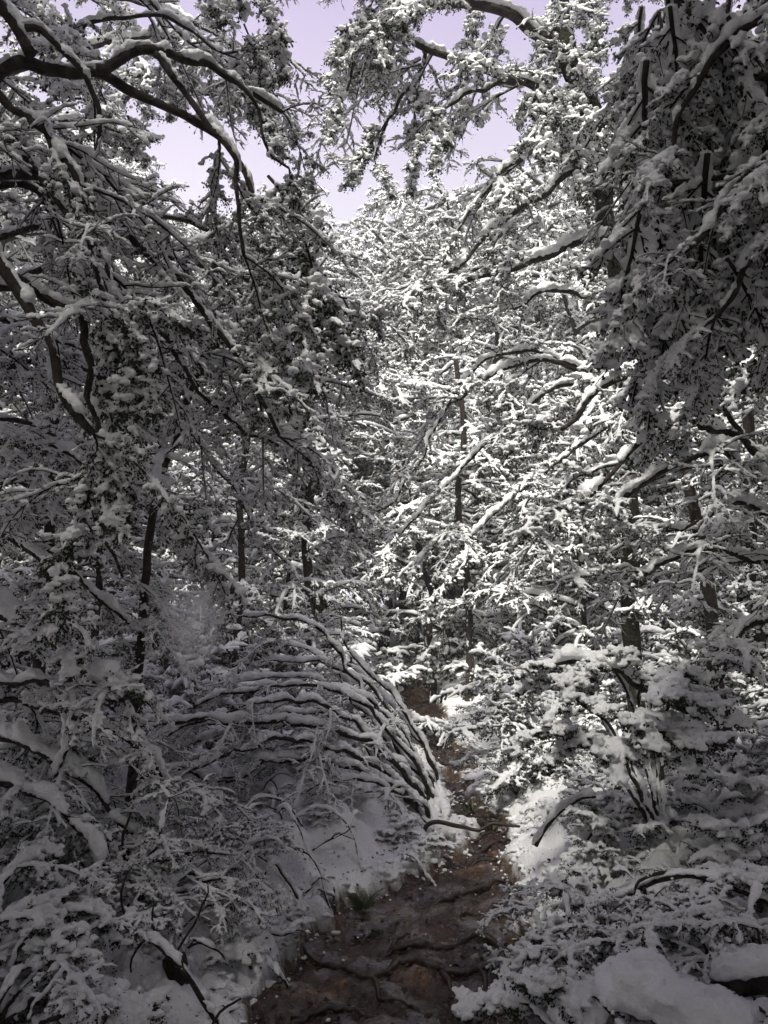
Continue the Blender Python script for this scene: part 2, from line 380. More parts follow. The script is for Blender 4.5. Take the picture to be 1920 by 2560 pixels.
# ------------------------------------------------------------------ bough prototypes
class Bough: pass
def make_bough(seed, L=1.3, tilt=0.0, droop=0.6, nside=14, ntw=7, fan=55, flat=0.25, twl=0.20, leafn=6, leafs=0.022, thick=0.035,
               r0=0.012, gap=0.12, voxel=0.010, sides=6, blobs=0.5, sm=2, bend=0.35, snowmesh=True, nb=3, segs=12, lite=False, kink=.5):
    rng = np.random.default_rng(seed)
    wood, leaf, snow = Acc(), Acc(), Acc()
    ax = grow((0, 0, 0), (math.cos(tilt), (rng.random() - .5) * .2, math.sin(tilt)), L, segs, droop, .24, rng)
    ra = np.linspace(r0, r0 * .3, len(ax))
    tube(wood, ax, ra, 5); snow_on(snow, ax, ra, thick * 1.15, rng, sides, gap * .6)
    def side_dir(T, sgn, ang):
        S = nrm(np.cross(T, [0, 0, 1.0]) + 1e-5)
        d = T * math.cos(ang) + S * sgn * math.sin(ang)
        return nrm(d + np.array([0, 0, (rng.random() - .5) * 2 * flat]))
    for k in range(nside):
        s = 0.08 + 0.9 * (k + rng.random() * .8) / nside; i = min(int(s * segs), segs - 1); f = s * segs - i
        p = ax[i] * (1 - f) + ax[i + 1] * f; T = nrm(ax[i + 1] - ax[i])
        l = L * bend * (1.15 - .75 * s) * (.35 + 1.1 * rng.random())
        sb = grow(p, side_dir(T, (1 if k % 2 else -1) * (1 if rng.random() < .8 else -1), R(fan * (.45 + .9 * rng.random()))), l, 6, droop * 1.1, kink, rng)
        rs = np.linspace(r0 * .5 * (1.1 - .5 * s), r0 * .2, 7)
        tube(wood, sb, rs, 3 if lite else 4); snow_on(snow, sb, rs, thick, rng, sides, gap)
        leaves(leaf, sb, leafn, leafs, .075, rng)
        for m in range(ntw):
            s2 = .12 + .85 * (m + rng.random()) / ntw; i2 = min(int(s2 * 6), 5); f2 = s2 * 6 - i2
            p2 = sb[i2] * (1 - f2) + sb[i2 + 1] * f2; T2 = nrm(sb[i2 + 1] - sb[i2])
            tl = twl * (.25 + 1.1 * rng.random()) * (1.1 - .5 * s2)
            nsg = 2 if lite else 3
            tw = grow(p2, side_dir(T2, rng.choice([-1, 1]), R(50 * (.3 + 1.2 * rng.random()))), tl, nsg, droop * 1.5, kink + .15, rng)
            if not lite: tube(wood, tw, np.linspace(r0 * .26, r0 * .13, 4), 3)
            if rng.random() > gap * .8: snow_on(snow, tw, r0 * .2, thick * .8, rng, sides - 1 if sides > 5 else sides, gap, 2)
            leaves(leaf, tw, leafn, leafs, .065, rng)
            if rng.random() < blobs:
                for _ in range(nb):
                    s_ = thick * (.35 + .75 * rng.random() ** 1.5); blob(snow, tw[1 + _ % nsg] + (rng.random(3) - .5) * thick * [1.8, 1.8, .6] + [0, 0, s_ * .3], s_ * 1.15, s_ * .9, s_ * .75, rng)
    b = Bough(); b.wood = wood.arrays(); b.leaf = leaf.arrays(); b.snow = snow.arrays()
    b.mw = arr_mesh(b.wood, 'bough_wood', TWIG); b.ml = arr_mesh(b.leaf, 'bough_foliage', LEAF, False)
    b.L = L
    if snowmesh: b.ms = remesh(b.snow, voxel, sm, 'bough_snow', SNOW) if voxel else arr_mesh(b.snow, 'bough_snow', SNOW)
    return b

BO = {
 'level': [make_bough(1 + i, L=1.15, tilt=.25, droop=.75, flat=.6, twl=.17, leafn=6, leafs=.026, thick=.034, gap=.25, voxel=.0095, blobs=.6) for i in range(3)],
 'droop': [make_bough(11 + i, L=1.2, tilt=-.35, droop=.9, flat=.65, twl=.16, leafn=10, leafs=.026, thick=.037, gap=.3, voxel=.0095, blobs=.6) for i in range(3)],
 'hang': [make_bough(21 + i, L=1.1, tilt=-.95, droop=1.2, fan=38, flat=.35, bend=.3, twl=.16, leafn=14, leafs=.028, thick=.042, gap=.35, blobs=.55, voxel=.0095) for i in range(2)],
 'bare': [make_bough(31 + i, L=1.3, tilt=.0, droop=.8, nside=12, ntw=6, flat=.6, leafn=2, thick=.028, blobs=.1, gap=.18, voxel=.0095, sm=1) for i in range(2)],
 'fan': [make_bough(41 + i, L=1.2, tilt=-.5, droop=1.1, nside=15, ntw=6, fan=40, flat=.2, kink=.4, leafn=4, leafs=.03, thick=.048, blobs=.6, nb=2, gap=.12, r0=.018, voxel=.010, sm=3) for i in range(2)],
 'pad': [make_bough(51 + i, L=.9, tilt=.15, droop=.9, nside=11, ntw=6, flat=.6, leafn=12, leafs=.026, thick=.038, blobs=.75, gap=.2, voxel=.010, sm=2) for i in range(2)],
 'heap': [make_bough(57 + i, L=.62, tilt=.2, droop=1.3, nside=9, ntw=5, flat=.6, twl=.13, leafn=22, leafs=.028, thick=.052, blobs=.9, nb=4, gap=.25, voxel=.010, sm=3) for i in range(3)],
}
LOW = [make_bough(61 + i, L=1.3, tilt=t, droop=d, nside=9, ntw=3, leafn=4, leafs=.06, thick=.075, voxel=0, sides=4, blobs=.35, nb=1, gap=.3, snowmesh=False, lite=True, r0=.014, segs=5, flat=.7)
       for i, (t, d) in enumerate(((.3, .8), (.0, .9), (-.4, .8), (.5, .6)))]

def Mx(loc, yaw, pitch=0, roll=0, s=1.0):
    return Matrix.Translation([float(c) for c in loc]) @ Matrix.Rotation(yaw, 4, 'Z') @ Matrix.Rotation(-pitch, 4, 'Y') @ Matrix.Rotation(roll, 4, 'X') @ Matrix.Scale(s, 4)

def put_bough(root, kind, loc, yaw, rng, s=1.0, pitch=None, roll=None):
    "one side bough of a tree: the wood with its foliage and its load of snow"
    b = BO[kind][rng.integers(len(BO[kind]))]
    rl = root.matrix_basis.translation
    M = Mx(np.asarray(loc) - np.array(rl), yaw, (rng.random() - .5) * .3 if pitch is None else pitch, (rng.random() - .5) * .4 if roll is None else roll, s)
    if rng.random() < .5: M = M @ Matrix.Scale(-1, 4, (0, 1, 0))
    o = bpy.data.objects.new('bough', b.mw); COL.objects.link(o); o.parent = root; o.matrix_basis = M
    f = bpy.data.objects.new('foliage', b.ml); COL.objects.link(f); f.parent = o
    n = bpy.data.objects.new('snow', b.ms); COL.objects.link(n); n.parent = o
    return o

def limb(root, P, r0, r1, rng, thick=.04, voxel=.010, name='limb', mat_=None, sides=9, sub=5, snow=True, wob=.012, gap=.08, steep=.08, width=.62):
    "one traced limb with bark and the snow ridge along it; P = world points"
    P = spline(P, sub); P, s = resample(P, max(.025, r0 * .9)); n = len(P)
    base = np.array(root.matrix_basis.translation)
    jit = np.stack([noise1(rng, n, 5) - .5 for _ in range(3)], 1) * wob * 2; jit[0] = 0
    P = P + jit
    rad = (r0 + (r1 - r0) * s) * (1 + .18 * (noise1(rng, n, 3) - .5))
    a = Acc(); tube(a, P - base, rad, sides)
    o = obj(name, a.mesh(name, mat_ or BARK), root)
    if snow:
        sa = Acc(); snow_on(sa, P - base, rad, thick, rng, 8, gap, 4, steep, width)
        obj('snow', remesh(sa.arrays(), voxel, 2, 'limb_snow', SNOW), o)
    return P, o

def dress(root, P, rng, kinds, step=.22, start=.15, s=(.6, 1.0), spread=70, end=True, bias=0):
    "side boughs along a limb"
    P2, t = resample(P, step); n = len(P2); k = 0
    for i in range(1, n):
        if t[i] < start: continue
        T = nrm(P2[i] - P2[i - 1]); yaw0 = math.atan2(T[1], T[0])
        k += 1
        yaw = yaw0 + (1 if k % 2 else -1) * R(spread * (.5 + .7 * rng.random())) + bias
        sc = (s[0] + (s[1] - s[0]) * rng.random()) * (1.1 - .4 * t[i])
        put_bough(root, kinds[rng.integers(len(kinds))], P2[i], yaw, rng, sc)
    if end:
        T = nrm(P2[-1] - P2[-2]); put_bough(root, kinds[rng.integers(len(kinds))], P2[-1], math.atan2(T[1], T[0]), rng, s[0])

# ------------------------------------------------------------------ whole-tree prototypes for the forest behind
def tree_proto(seed, H, nlimb, r0, low=.25, llen=1.8, crown_top=True, per=4, detail=LOW, bs=1.0):
    rng = np.random.default_rng(seed)
    tr = grow((0, 0, -.2), ((rng.random() - .5) * .25, (rng.random() - .5) * .25, 1), H, 14, -.02, .12, rng)
    trunk, wood, leaf, snow = Acc(), Acc(), Acc(), Acc()
    rt = np.linspace(r0, r0 * .18, 15); tube(trunk, tr, rt, 8)
    for k in range(nlimb):
        s = low + (1 - low) * (k + rng.random()) / nlimb; s = min(s, .99); i = int(s * 14); f = s * 14 - i
        p = tr[i] * (1 - f) + tr[min(i + 1, 14)] * f; az = k * 2.4 + rng.random()
        l = llen * (1.15 - .75 * (s - low) / (1 - low)) * (.6 + .7 * rng.random())
        lb = grow(p, (math.cos(az), math.sin(az), .35 + .5 * rng.random()), l, 7, .55, .22, rng)
        rl = np.linspace(r0 * .32, r0 * .1, 8); tube(wood, lb, rl, 4); snow_on(snow, lb, rl, .06, rng, 5, .1)
        for m in range(per):
            u = (m + .6 + .4 * rng.random()) / per; j = min(int(u * 7), 6)
            q_ = lb[j]; T = nrm(lb[j + 1] - lb[j]); yaw = math.atan2(T[1], T[0]) + (0 if m == per - 1 else (1 if m % 2 else -1) * R(35 + 40 * rng.random()))
            b = detail[rng.integers(len(detail))]; M = np.array(Mx(q_, yaw, (rng.random() - .5) * .4, (rng.random() - .5) * .4, bs * (.55 + .4 * rng.random())))
            wood.merge(b.wood, M); leaf.merge(b.leaf, M); snow.merge(b.snow, M)
    return (trunk.mesh('tree_trunk', BARK), wood.mesh('tree_branches', TWIG), leaf.mesh('tree_foliage', LEAF, False), snow.mesh('tree_snow', SNOW))
TREES = [tree_proto(101, 7.5, 26, .13, low=.12, per=5, bs=.75), tree_proto(102, 9.5, 36, .16, low=.2, llen=2.2, per=6, bs=.8), tree_proto(104, 4.2, 22, .05, low=.06, llen=1.3, per=5, bs=.6)]
def put_tree(pr, loc, yaw, s, label, group=None, sz=1.0):
    root = empty('tree', loc); root.rotation_euler = (0, 0, yaw); root.scale = (s, s, s * sz)
    tag(root, label, 'tree', group)
    t = obj('trunk', pr[0], root); obj('branches', pr[1], root); obj('foliage', pr[2], root); obj('snow', pr[3], root)
    return root

# ------------------------------------------------------------------ low shrub prototypes (near and understorey)
def shrub_proto(seed, n=8, hgt=.6, L=.7, thick=.055, voxel=.0155, leafn=9, sm=3, ntw=5, nside=7, leafs=.022, r0=.009, droop=1.6, elev=(.5, 1.3)):
    rng = np.random.default_rng(seed)
    wood, leaf, snow = Acc(), Acc(), Acc()
    for k in range(n):
        az = k * 2.4 + rng.random() * .8; el = elev[0] + (elev[1] - elev[0]) * rng.random()
        ax = grow((0, 0, -.05), (math.cos(az) * math.cos(el), math.sin(az) * math.cos(el), math.sin(el)), L * (.8 + .5 * rng.random()), 9, droop, .25, rng)
        ra = np.linspace(r0, r0 * .35, 10); tube(wood, ax, ra, 5); snow_on(snow, ax, ra, thick * .65, rng, 6, .2, 3, .05)
        for j in range(nside):
            s = .3 + .68 * (j + rng.random()) / nside; i = min(int(s * 9), 8); T = nrm(ax[i + 1] - ax[i]); S = nrm(np.cross(T, [0, 0, 1]) + 1e-5) * (1 if j % 2 else -1)
            sb = grow(ax[i], T * .6 + S * .8 + [0, 0, .15], L * .42 * (1.2 - .6 * s) * (.6 + .7 * rng.random()), 5, droop * .9, .3, rng)
            tube(wood, sb, np.linspace(r0 * .5, r0 * .25, 6), 3); snow_on(snow, sb, r0 * .4, thick * .85, rng, 6, .15, 2, .12)
            leaves(leaf, sb, leafn, leafs, .05, rng)
            for m in range(ntw):
                i2 = min(int(5 * (.2 + .8 * rng.random())), 4); T2 = nrm(sb[i2 + 1] - sb[i2]); S2 = nrm(np.cross(T2, [0, 0, 1]) + 1e-5) * (1 if m % 2 else -1)
                tw = grow(sb[i2], T2 * .7 + S2 * .7 + (rng.random(3) - .5) * .5, .07 + .1 * rng.random(), 3, 1.5, .3, rng)
                tube(wood, tw, [r0 * .25] * 4, 3); leaves(leaf, tw, leafn, leafs, .045, rng)
                snow_on(snow, tw, r0 * .2, thick * .8, rng, 5, .15, 2)
                if rng.random() < .4:
                    z = thick * (.5 + .7 * rng.random()); blob(snow, tw[-1], z, z * .8, z * .7, rng)
    ms = remesh(snow.arrays(), voxel, sm, 'shrub_snow', SNOW) if voxel else snow.mesh('shrub_snow', SNOW)
    return (wood.mesh('shrub_stems', TWIG), leaf.mesh('shrub_foliage', LEAF, False), ms)
SHR = [shrub_proto(201, n=8, L=.75), shrub_proto(202, n=7, L=.6, thick=.07, droop=2.0), shrub_proto(203, n=9, L=.9, thick=.045, droop=1.2, elev=(.7, 1.4)), shrub_proto(204, n=6, L=.5, thick=.065, voxel=.014, droop=2.2)]
SHL = [shrub_proto(211 + i, n=12, L=1.0, thick=.042, voxel=0, droop=1.1, nside=8, ntw=4, leafn=6, leafs=.035, elev=(.5, 1.4)) for i in range(3)]
def put_shrub(pr, loc, yaw, s, label, group=None, sz=1.0):
    root = empty('shrub', loc); root.rotation_euler = (0, 0, yaw); root.scale = (s, s, s * sz)
    tag(root, label, 'shrub', group)
    obj('stems', pr[0], root); obj('foliage', pr[1], root); obj('snow', pr[2], root)
    return root

rng = np.random.default_rng(7)
def gz(x, y): return float(snow_h(np.array([x]), np.array([y]))[0])

# ---- background forest -------------------------------------------------------
BGL = 'snow laden tree lost in the crowded white forest beyond the trail'
BGG = 'trees of the far forest'
k = 0
for ring, (d0, d1, n) in enumerate(((9.5, 12.5, 17), (12.5, 16, 24), (16, 22, 30), (22, 34, 38), (34, 60, 44))):
    for i in range(n):
        d = d0 + (d1 - d0) * rng.random(); ang = R(-34 + 68 * (i + rng.random()) / n)
        x, y = d * math.sin(ang), d * math.cos(ang)
        px = 960 + x / y * FPX
        top = np.interp(px, [-200, 250, 330, 540, 640, 780, 950, 1040, 1150, 1300, 1500, 2100], [0, 300, 510, 510, 420, 490, 660, 390, 460, 450, 250, 0]) + 110 * (rng.random() - .1)
        if path_sd(np.array([x]), np.array([y]))[0] < .7 and y < 15: continue
        ht = (CAMP[2] + (1280 - top + math.tan(PITCH) * FPX) / FPX * y) - gz(x, y)
        if ring == 0: ht *= .55
        if ring == 1: ht *= .8
        kind = 2 if ht < 5.0 else (0 if ht < 9 else 1); H = (7.5, 9.5, 4.2)[kind]
        s = ht / H; w_ = min(s, 1.25) * .5 + .5 * s * .9
        root = put_tree(TREES[kind], (x, y, gz(x, y) - .1), rng.random() * 6.28, w_, BGL, BGG, s / w_)
# ---- understorey bushes
for i in range(230):
    d = 8.2 + 14 * rng.random() ** 1.3; ang = R(-32 + 64 * rng.random()); x, y = d * math.sin(ang), d * math.cos(ang)
    if path_sd(np.array([x]), np.array([y]))[0] < (.75 if y < 14 else .0): continue
    s = .6 + .8 * rng.random()
    if path_sd(np.array([x]), np.array([y]))[0] < .8: s = .5
    put_shrub(SHL[i % 3], (x, y, gz(x, y) - .1), rng.random() * 6.28, s, 'snow covered bush in the thick undergrowth between the farther tree trunks', 'bushes of the far undergrowth', 1.1)
# ---- low near shrubs
sides_ = {'l': 0, 'r': 0}
for i in range(210):
    d = 2.9 + 6.2 * rng.random() ** .9; ang = R(-31 + 62 * rng.random()); x, y = d * math.sin(ang), d * math.cos(ang)
    sd_ = path_sd(np.array([x]), np.array([y]))[0]
    if sd_ < (.28 if y < 6 else .6): continue
    if (x < 0 and y < 5.4 and x > -1.25) or (-1.9 < x < .3 and 4.7 < y < 6.5): continue
    s = (.32 + .35 * rng.random()) * (1.0 if sd_ > 1 else .6) + .25 * (d - 3) / 5
    side = 'left' if x < 0 else 'right'; far_ = 'farther up' if y > 6.2 else 'nearer on'; ki = int(rng.integers(4)); look = ('wide low shrub', 'squat shrub', 'upright twiggy shrub', 'small bowed shrub')[ki]
    put_shrub(SHR[ki], (x, y, gz(x, y) - .06), rng.random() * 6.28, s,
              f'{look} under clotted snow {far_} the {side} bank of the muddy trail', f'{look}s {far_} the {side} bank')
# ------------------------------------------------------------------ traced trees
def W(pts):
    return [at(*p) for p in pts]
def with_depth(pts, d0, d1):
    n = len(pts); return [at(p[0], p[1], d0 + (d1 - d0) * i / (n - 1)) for i, p in enumerate(pts)]
def gfind(px, d):
    "ground point under image column px at lens depth d"
    x = (px - 960) / FPX * d; y = d * math.cos(PITCH); return x, y
def tree_root(x, y, label, cat='tree', name='tree', group=None):
    r = empty(name, (x, y, gz(x, y) - .05)); r.matrix_basis = Matrix.Translation((x, y, gz(x, y) - .05)); return tag(r, label, cat, group)

# ---- A: tree just outside the left edge, its limbs crossing the upper left
rng = np.random.default_rng(70)
A = tree_root(-2.0, 2.75, 'leaning tree at the left edge whose thick bent limbs cross the upper left')
limb(A, [(-2.0, 2.75, -.1), (-1.95, 2.8, 1.5), (-1.85, 2.9, 3.0), (-1.9, 2.95, 4.2), (-2.1, 3, 6.5)], .13, .07, rng, .03, .02, 'trunk', BARK, 10)
K_ = ['droop', 'hang', 'level']
def hero(root, pts, d0, d1, r0, r1, kinds=None, thick=.035, step=.2, s=(.45, .8), start=.2, end=True, spread=70, wob=.010, voxel=.015, gap=.22):
    step = step * 1.15; wob = wob * 1.8
    P, o = limb(root, with_depth(pts, d0, d1), r0, r1, rng, thick, voxel, wob=wob, gap=gap)
    if kinds: dress(root, P, rng, kinds, step, start, s, spread, end)
    return P
hero(A, [(-270, 420), (-120, 330), (0, 190), (60, 148), (130, 175), (200, 182), (255, 168), (330, 225), (400, 268), (470, 290), (540, 345), (600, 420), (645, 500)], 3.0, 3.25, .034, .011, ['hang', 'bare', 'droop', 'bare'], .03, .22, (.4, .65), .72)
hero(A, [(240, 172), (320, 132), (400, 130), (450, 142), (510, 148), (550, 182), (600, 215), (650, 245), (700, 275)], 3.05, 3.5, .021, .009, ['droop', 'bare'], .03, .2, (.3, .5), .6)
hero(A, [(385, 132), (430, 188), (470, 240), (520, 320), (590, 400), (600, 520), (620, 640)], 3.1, 3.2, .014, .007, ['hang', 'bare', 'droop', 'bare'], .025, .2, (.4, .65), .45)
hero(A, [(560, 185), (625, 240), (655, 330), (690, 390), (720, 430)], 3.35, 3.5, .009, .005, ['hang'], .02, .2, (.3, .45), .6)
hero(A, [(-290, -200), (-100, -80), (10, 20), (40, 80), (70, 140)], 3.0, 3.0, .03, .022)
hero(A, [(40, 70), (110, 90), (180, 150), (235, 230), (245, 300), (228, 380), (200, 470)], 3.0, 3.1, .014, .006, ['bare', 'droop'], .022, .25, (.35, .55), .5)
hero(A, [(-280, 250), (-60, 210), (40, 280), (110, 330), (160, 400), (215, 520), (240, 700)], 2.9, 2.8, .02, .008, ['hang', 'bare', 'droop', 'bare'], .03, .16, (.45, .8), .35)
hero(A, [(-280, 420), (-80, 400), (40, 370), (100, 430), (190, 560), (250, 640), (290, 800)], 3.2, 3.0, .024, .008, ['hang', 'bare', 'pad', 'bare'], .035, .15, (.5, .8), .35)
hero(A, [(-280, 540), (0, 470), (100, 480), (180, 540), (330, 590), (450, 625), (520, 605), (560, 560)], 3.4, 3.8, .02, .007, ['bare', 'droop'], .03, .25, (.4, .6), .3)
hero(A, [(-280, 560), (-100, 590), (0, 668), (80, 770), (130, 870), (165, 980), (225, 1085)], 2.7, 2.7, .026, .014, ['droop'], .028, .22, (.4, .6), .8)
hero(A, [(-100, 600), (0, 660), (110, 740), (200, 810), (218, 930), (232, 1060), (240, 1200)], 2.9, 2.9, .024, .008, ['hang', 'bare', 'droop', 'bare'], .032, .18, (.5, .7), .6)
hero(A, [(-250, 480), (100, 440), (260, 540), (380, 640), (445, 715), (510, 775), (560, 840), (590, 900), (640, 980), (700, 1100)], 3.3, 3.6, .024, .008, ['bare', 'droop', 'bare'], .028, .2, (.45, .7), .6)
hero(A, [(-250, 700), (50, 720), (230, 770), (410, 830), (445, 905), (500, 980), (560, 1040), (625, 1095)], 3.5, 3.8, .019, .007, ['bare', 'bare', 'level'], .028, .2, (.45, .7), .5)
hero(A, [(-250, 850), (-50, 800), (100, 830), (260, 900), (330, 960)], 4.0, 4.3, .016, .006, ['droop', 'level', 'bare'], .03, .2, (.5, .8), .2)
# ---- A2: a taller neighbour whose crown hangs over the sky gap
A2 = tree_root(-2.9, 4.6, 'taller snow crusted tree behind the leaning left one, its foliage dropping beside the open sky')
limb(A2, [(-2.9, 4.6, -.1), (-2.8, 4.6, 3.0), (-2.6, 4.7, 5.5), (-2.5, 4.8, 8)], .12, .05, rng, .03, .02, 'trunk', BARK, 10)
for pts, d0, d1 in (([(-200, 300), (100, 120), (250, 60), (420, 50), (560, 140)], 5.0, 5.2), ([(-200, 100), (50, -80), (250, -60), (400, 30), (470, 110)], 5.0, 5.4),
                    ([(-250, 650), (0, 600), (250, 520), (480, 560), (640, 620), (760, 700), (860, 740)], 5.0, 5.6),
                    ([(-200, 800), (200, 640), (400, 640), (620, 700), (740, 800), (800, 950)], 5.0, 5.4),
                    ([(-250, 1000), (100, 900), (300, 960), (450, 1060), (560, 1200)], 5.0, 5.4), ([(-250, 1150), (0, 1050), (200, 1120), (330, 1250)], 5.0, 5.0)):
    hero(A2, pts, d0, d1, .024, .007, ['droop', 'bare', 'level', 'bare'], .04, .42, (.5, .9), .2, voxel=.0175)
for (px, py, d, kd, s) in ((560, -90, 4.6, 'hang', .6), (640, -40, 4.6, 'hang', .55), (610, 60, 4.6, 'hang', .5), (600, 150, 4.6, 'hang', .45), (600, 230, 4.5, 'hang', .5), (670, 440, 4.2, 'hang', .8), (640, 640, 4.2, 'hang', .8), (720, 620, 4.3, 'hang', .7), (580, 700, 4.2, 'hang', .7), (660, 790, 4.2, 'hang', .7)):
    put_bough(A2, kd, at(px, py, d), R(-20 + 60 * (rng.random() - .5)), rng, s)

A3 = tree_root(-4.6, 7.2, 'sunlit tree at upper left with plump snow tufts seen behind the thick bent limbs')
limb(A3, [(-4.6, 7.2, -.1), (-4.5, 7.2, 3.0), (-4.2, 7.3, 6), (-4.0, 7.3, 9)], .13, .05, rng, .03, .02, 'trunk', BARK, 10)
for pts in ([(-150, 260), (100, 160), (300, 100), (500, 110), (620, 200)], [(-150, 60), (100, -20), (300, 0), (450, 40), (560, 100)], [(-150, -100), (150, -160), (350, -80), (480, -20)],
            [(-150, 380), (60, 320), (200, 300), (290, 330)], [(100, 180), (260, 190), (400, 200), (520, 240)], [(-150, 480), (60, 460), (200, 480), (300, 540)]):
    hero(A3, pts, 7.6, 7.6, .035, .010, ['level', 'pad', 'heap', 'droop'], .06, .3, (.6, 1.0), .15, voxel=.02)

# ---- B: dark tree at the upper right, fans seen from below
B = tree_root(1.95, 2.7, 'dark shaded tree at the right edge with snow slabs held on hanging fans of twigs')
limb(B, [(1.95, 2.7, -.1), (1.9, 2.7, 1.5), (1.82, 2.75, 3.2), (1.9, 2.8, 5.5)], .12, .07, rng, .03, .02, 'trunk', BARK, 10)
BL = [([(2200, 330), (1960, 380), (1860, 470), (1780, 560), (1700, 650)], 2.5, 2.5), ([(2200, 150), (1960, 190), (1800, 185), (1740, 165), (1670, 110), (1640, 40)], 2.6, 2.9),
      ([(2200, 480), (1960, 430), (1800, 438), (1740, 440), (1680, 452)], 2.6, 2.8), ([(2200, -80), (1900, 30), (1790, 150), (1700, 290), (1690, 380)], 2.5, 2.6),
      ([(2200, -200), (1900, -120), (1760, -60), (1670, 40), (1640, 200), (1650, 340)], 2.7, 3.0), ([(2200, 600), (2000, 560), (1900, 620), (1840, 720), (1800, 800)], 2.5, 2.6)]
for pts, d0, d1 in BL: hero(B, pts, d0, d1, .018, .007, ['fan', 'fan', 'bare'], .035, .2, (.3, .45), .25)
for i in range(46):
    px = 1600 + 380 * rng.random(); py = -60 + 800 * rng.random()
    put_bough(B, 'fan', at(px, py - 60, 2.5 + .9 * rng.random()), R(68 + 80 * (rng.random() - .5)), rng, .38 + .25 * rng.random(), (rng.random() - .7) * .5)
for i in range(10):
    put_bough(B, 'hang', at(1540 + 130 * rng.random(), 60 + 600 * rng.random(), 2.9 + .4 * rng.random()), R(70 + 90 * (rng.random() - .5)), rng, .45)

# ---- C: mossy trunk right of centre
C_ = tree_root(*gfind(1582, 7.0), 'mossy old trunk right of centre with snow ridged limbs reaching over the sky gap')
x, y = gfind(1582, 7.0)
g = np.array([x, y, gz(x, y) - .1])
limb(C_, [g] + with_depth([(1578, 1600), (1572, 1350), (1566, 1000), (1548, 750), (1518, 560), (1512, 400), (1480, 280), (1425, 160), (1405, 0), (1400, -250)], 7, 7), .078, .085, rng, .015, .02, 'trunk', MOSS, 12, wob=.02, gap=.6)
CL = [([(1440, 200), (1385, 110), (1330, 80), (1270, 35), (1150, 15), (1010, 5), (900, -40)], .06, .02, .05, ['hang', 'droop', 'bare']),
      ([(1505, 330), (1390, 235), (1330, 215), (1260, 195), (1200, 175), (1120, 145), (1060, 125), (1020, 90), (1010, 40)], .042, .02, .05, ['bare', 'droop']),
      ([(1060, 128), (1055, 180), (1010, 240), (960, 320), (930, 400)], .02, .008, .035, ['bare', 'hang']),
      ([(1330, 215), (1270, 205), (1200, 225), (1130, 260), (1080, 300)], .022, .01, .045, ['hang', 'bare']),
      ([(1512, 400), (1470, 385), (1430, 430), (1350, 490), (1300, 520), (1230, 580), (1150, 660), (1085, 700)], .03, .012, .06, ['level', 'droop', 'bare']),
      ([(1530, 590), (1470, 600), (1420, 612), (1370, 640), (1260, 680), (1130, 705), (1060, 725)], .035, .012, .07, ['level', 'hang', 'bare']),
      ([(1570, 830), (1510, 780), (1450, 735), (1370, 725), (1290, 770)], .028, .01, .07, ['droop', 'level']),
      ([(1585, 950), (1480, 930), (1350, 900), (1240, 930), (1150, 1000)], .025, .01, .05, ['level', 'bare', 'droop']),
      ([(1400, -100), (1250, -120), (1100, -60), (980, 20), (900, 120), (870, 230)], .035, .01, .05, ['hang', 'droop', 'bare']),
      ([(1500, 300), (1600, 260), (1720, 300), (1850, 380)], .03, .01, .05, ['level', 'droop']),
      ([(1560, 760), (1660, 720), (1780, 800), (1880, 900)], .03, .01, .05, ['level', 'droop']),
      ([(1440, 200), (1400, 300), (1320, 380), (1240, 450), (1160, 560)], .025, .01, .05, ['hang', 'droop', 'bare'])]
for i in range(16): put_bough(C_, ['hang', 'droop', 'pad'][i % 3], at(1395 + 60 * rng.random(), -80 + 400 * rng.random(), 6.85 + .3 * rng.random()), rng.random() * 6.28, rng, .5 + .3 * rng.random())
for i in range(14): put_bough(C_, ['droop', 'bare', 'hang', 'level'][i % 4], at(860 + 220 * rng.random(), -60 + 230 * rng.random(), 6.6 + .3 * rng.random()), R(180 + 160 * (rng.random() - .5)), rng, .45 + .3 * rng.random())
for pts, a_, b__, th_, kk in CL: hero(C_, pts, 7.0, 6.6, a_, b__, kk, th_, .34, (.55, .95), .15, voxel=.0185)

# ---- D: tree outside the right edge, laden limbs arching in at mid height
D = tree_root(3.0, 4.9, 'tree beyond the right edge with heavy snow pads along its low arching limbs')
limb(D, [(3.0, 4.9, -.1), (2.9, 4.9, 1.8), (2.85, 5, 4), (2.9, 5, 6.5)], .12, .06, rng, .03, .02, 'trunk', BARK, 10)
DL = [([(2150, 960), (1900, 930), (1670, 938), (1600, 935), (1540, 950), (1490, 985), (1450, 1030), (1400, 1070)], .03, .014, .085),
      ([(2150, 1230), (1910, 1145), (1840, 1085), (1740, 1068), (1660, 1070), (1590, 1110), (1520, 1190), (1460, 1260)], .032, .012, .08),
      ([(1850, 1090), (1790, 1010), (1720, 940), (1690, 900)], .018, .01, .04),
      ([(2150, 1150), (1900, 1180), (1800, 1130), (1690, 1160), (1600, 1210), (1540, 1270)], .026, .012, .07),
      ([(2150, 1380), (1900, 1400), (1800, 1370), (1700, 1390), (1620, 1440)], .024, .012, .05),
      ([(2150, 1500), (1900, 1560), (1830, 1620), (1780, 1720)], .024, .012, .05),
      ([(2150, 750), (1900, 780), (1800, 840), (1740, 900)], .024, .012, .05),
      ([(2150, 1300), (1950, 1290), (1850, 1260), (1780, 1280), (1700, 1330)], .022, .01, .06)]
for pts, a_, b__, th_ in DL: hero(D, pts, 5.0, 4.9, a_, b__, ['pad', 'level', 'bare'], th_, .26, (.5, .9), .2, voxel=.0185)

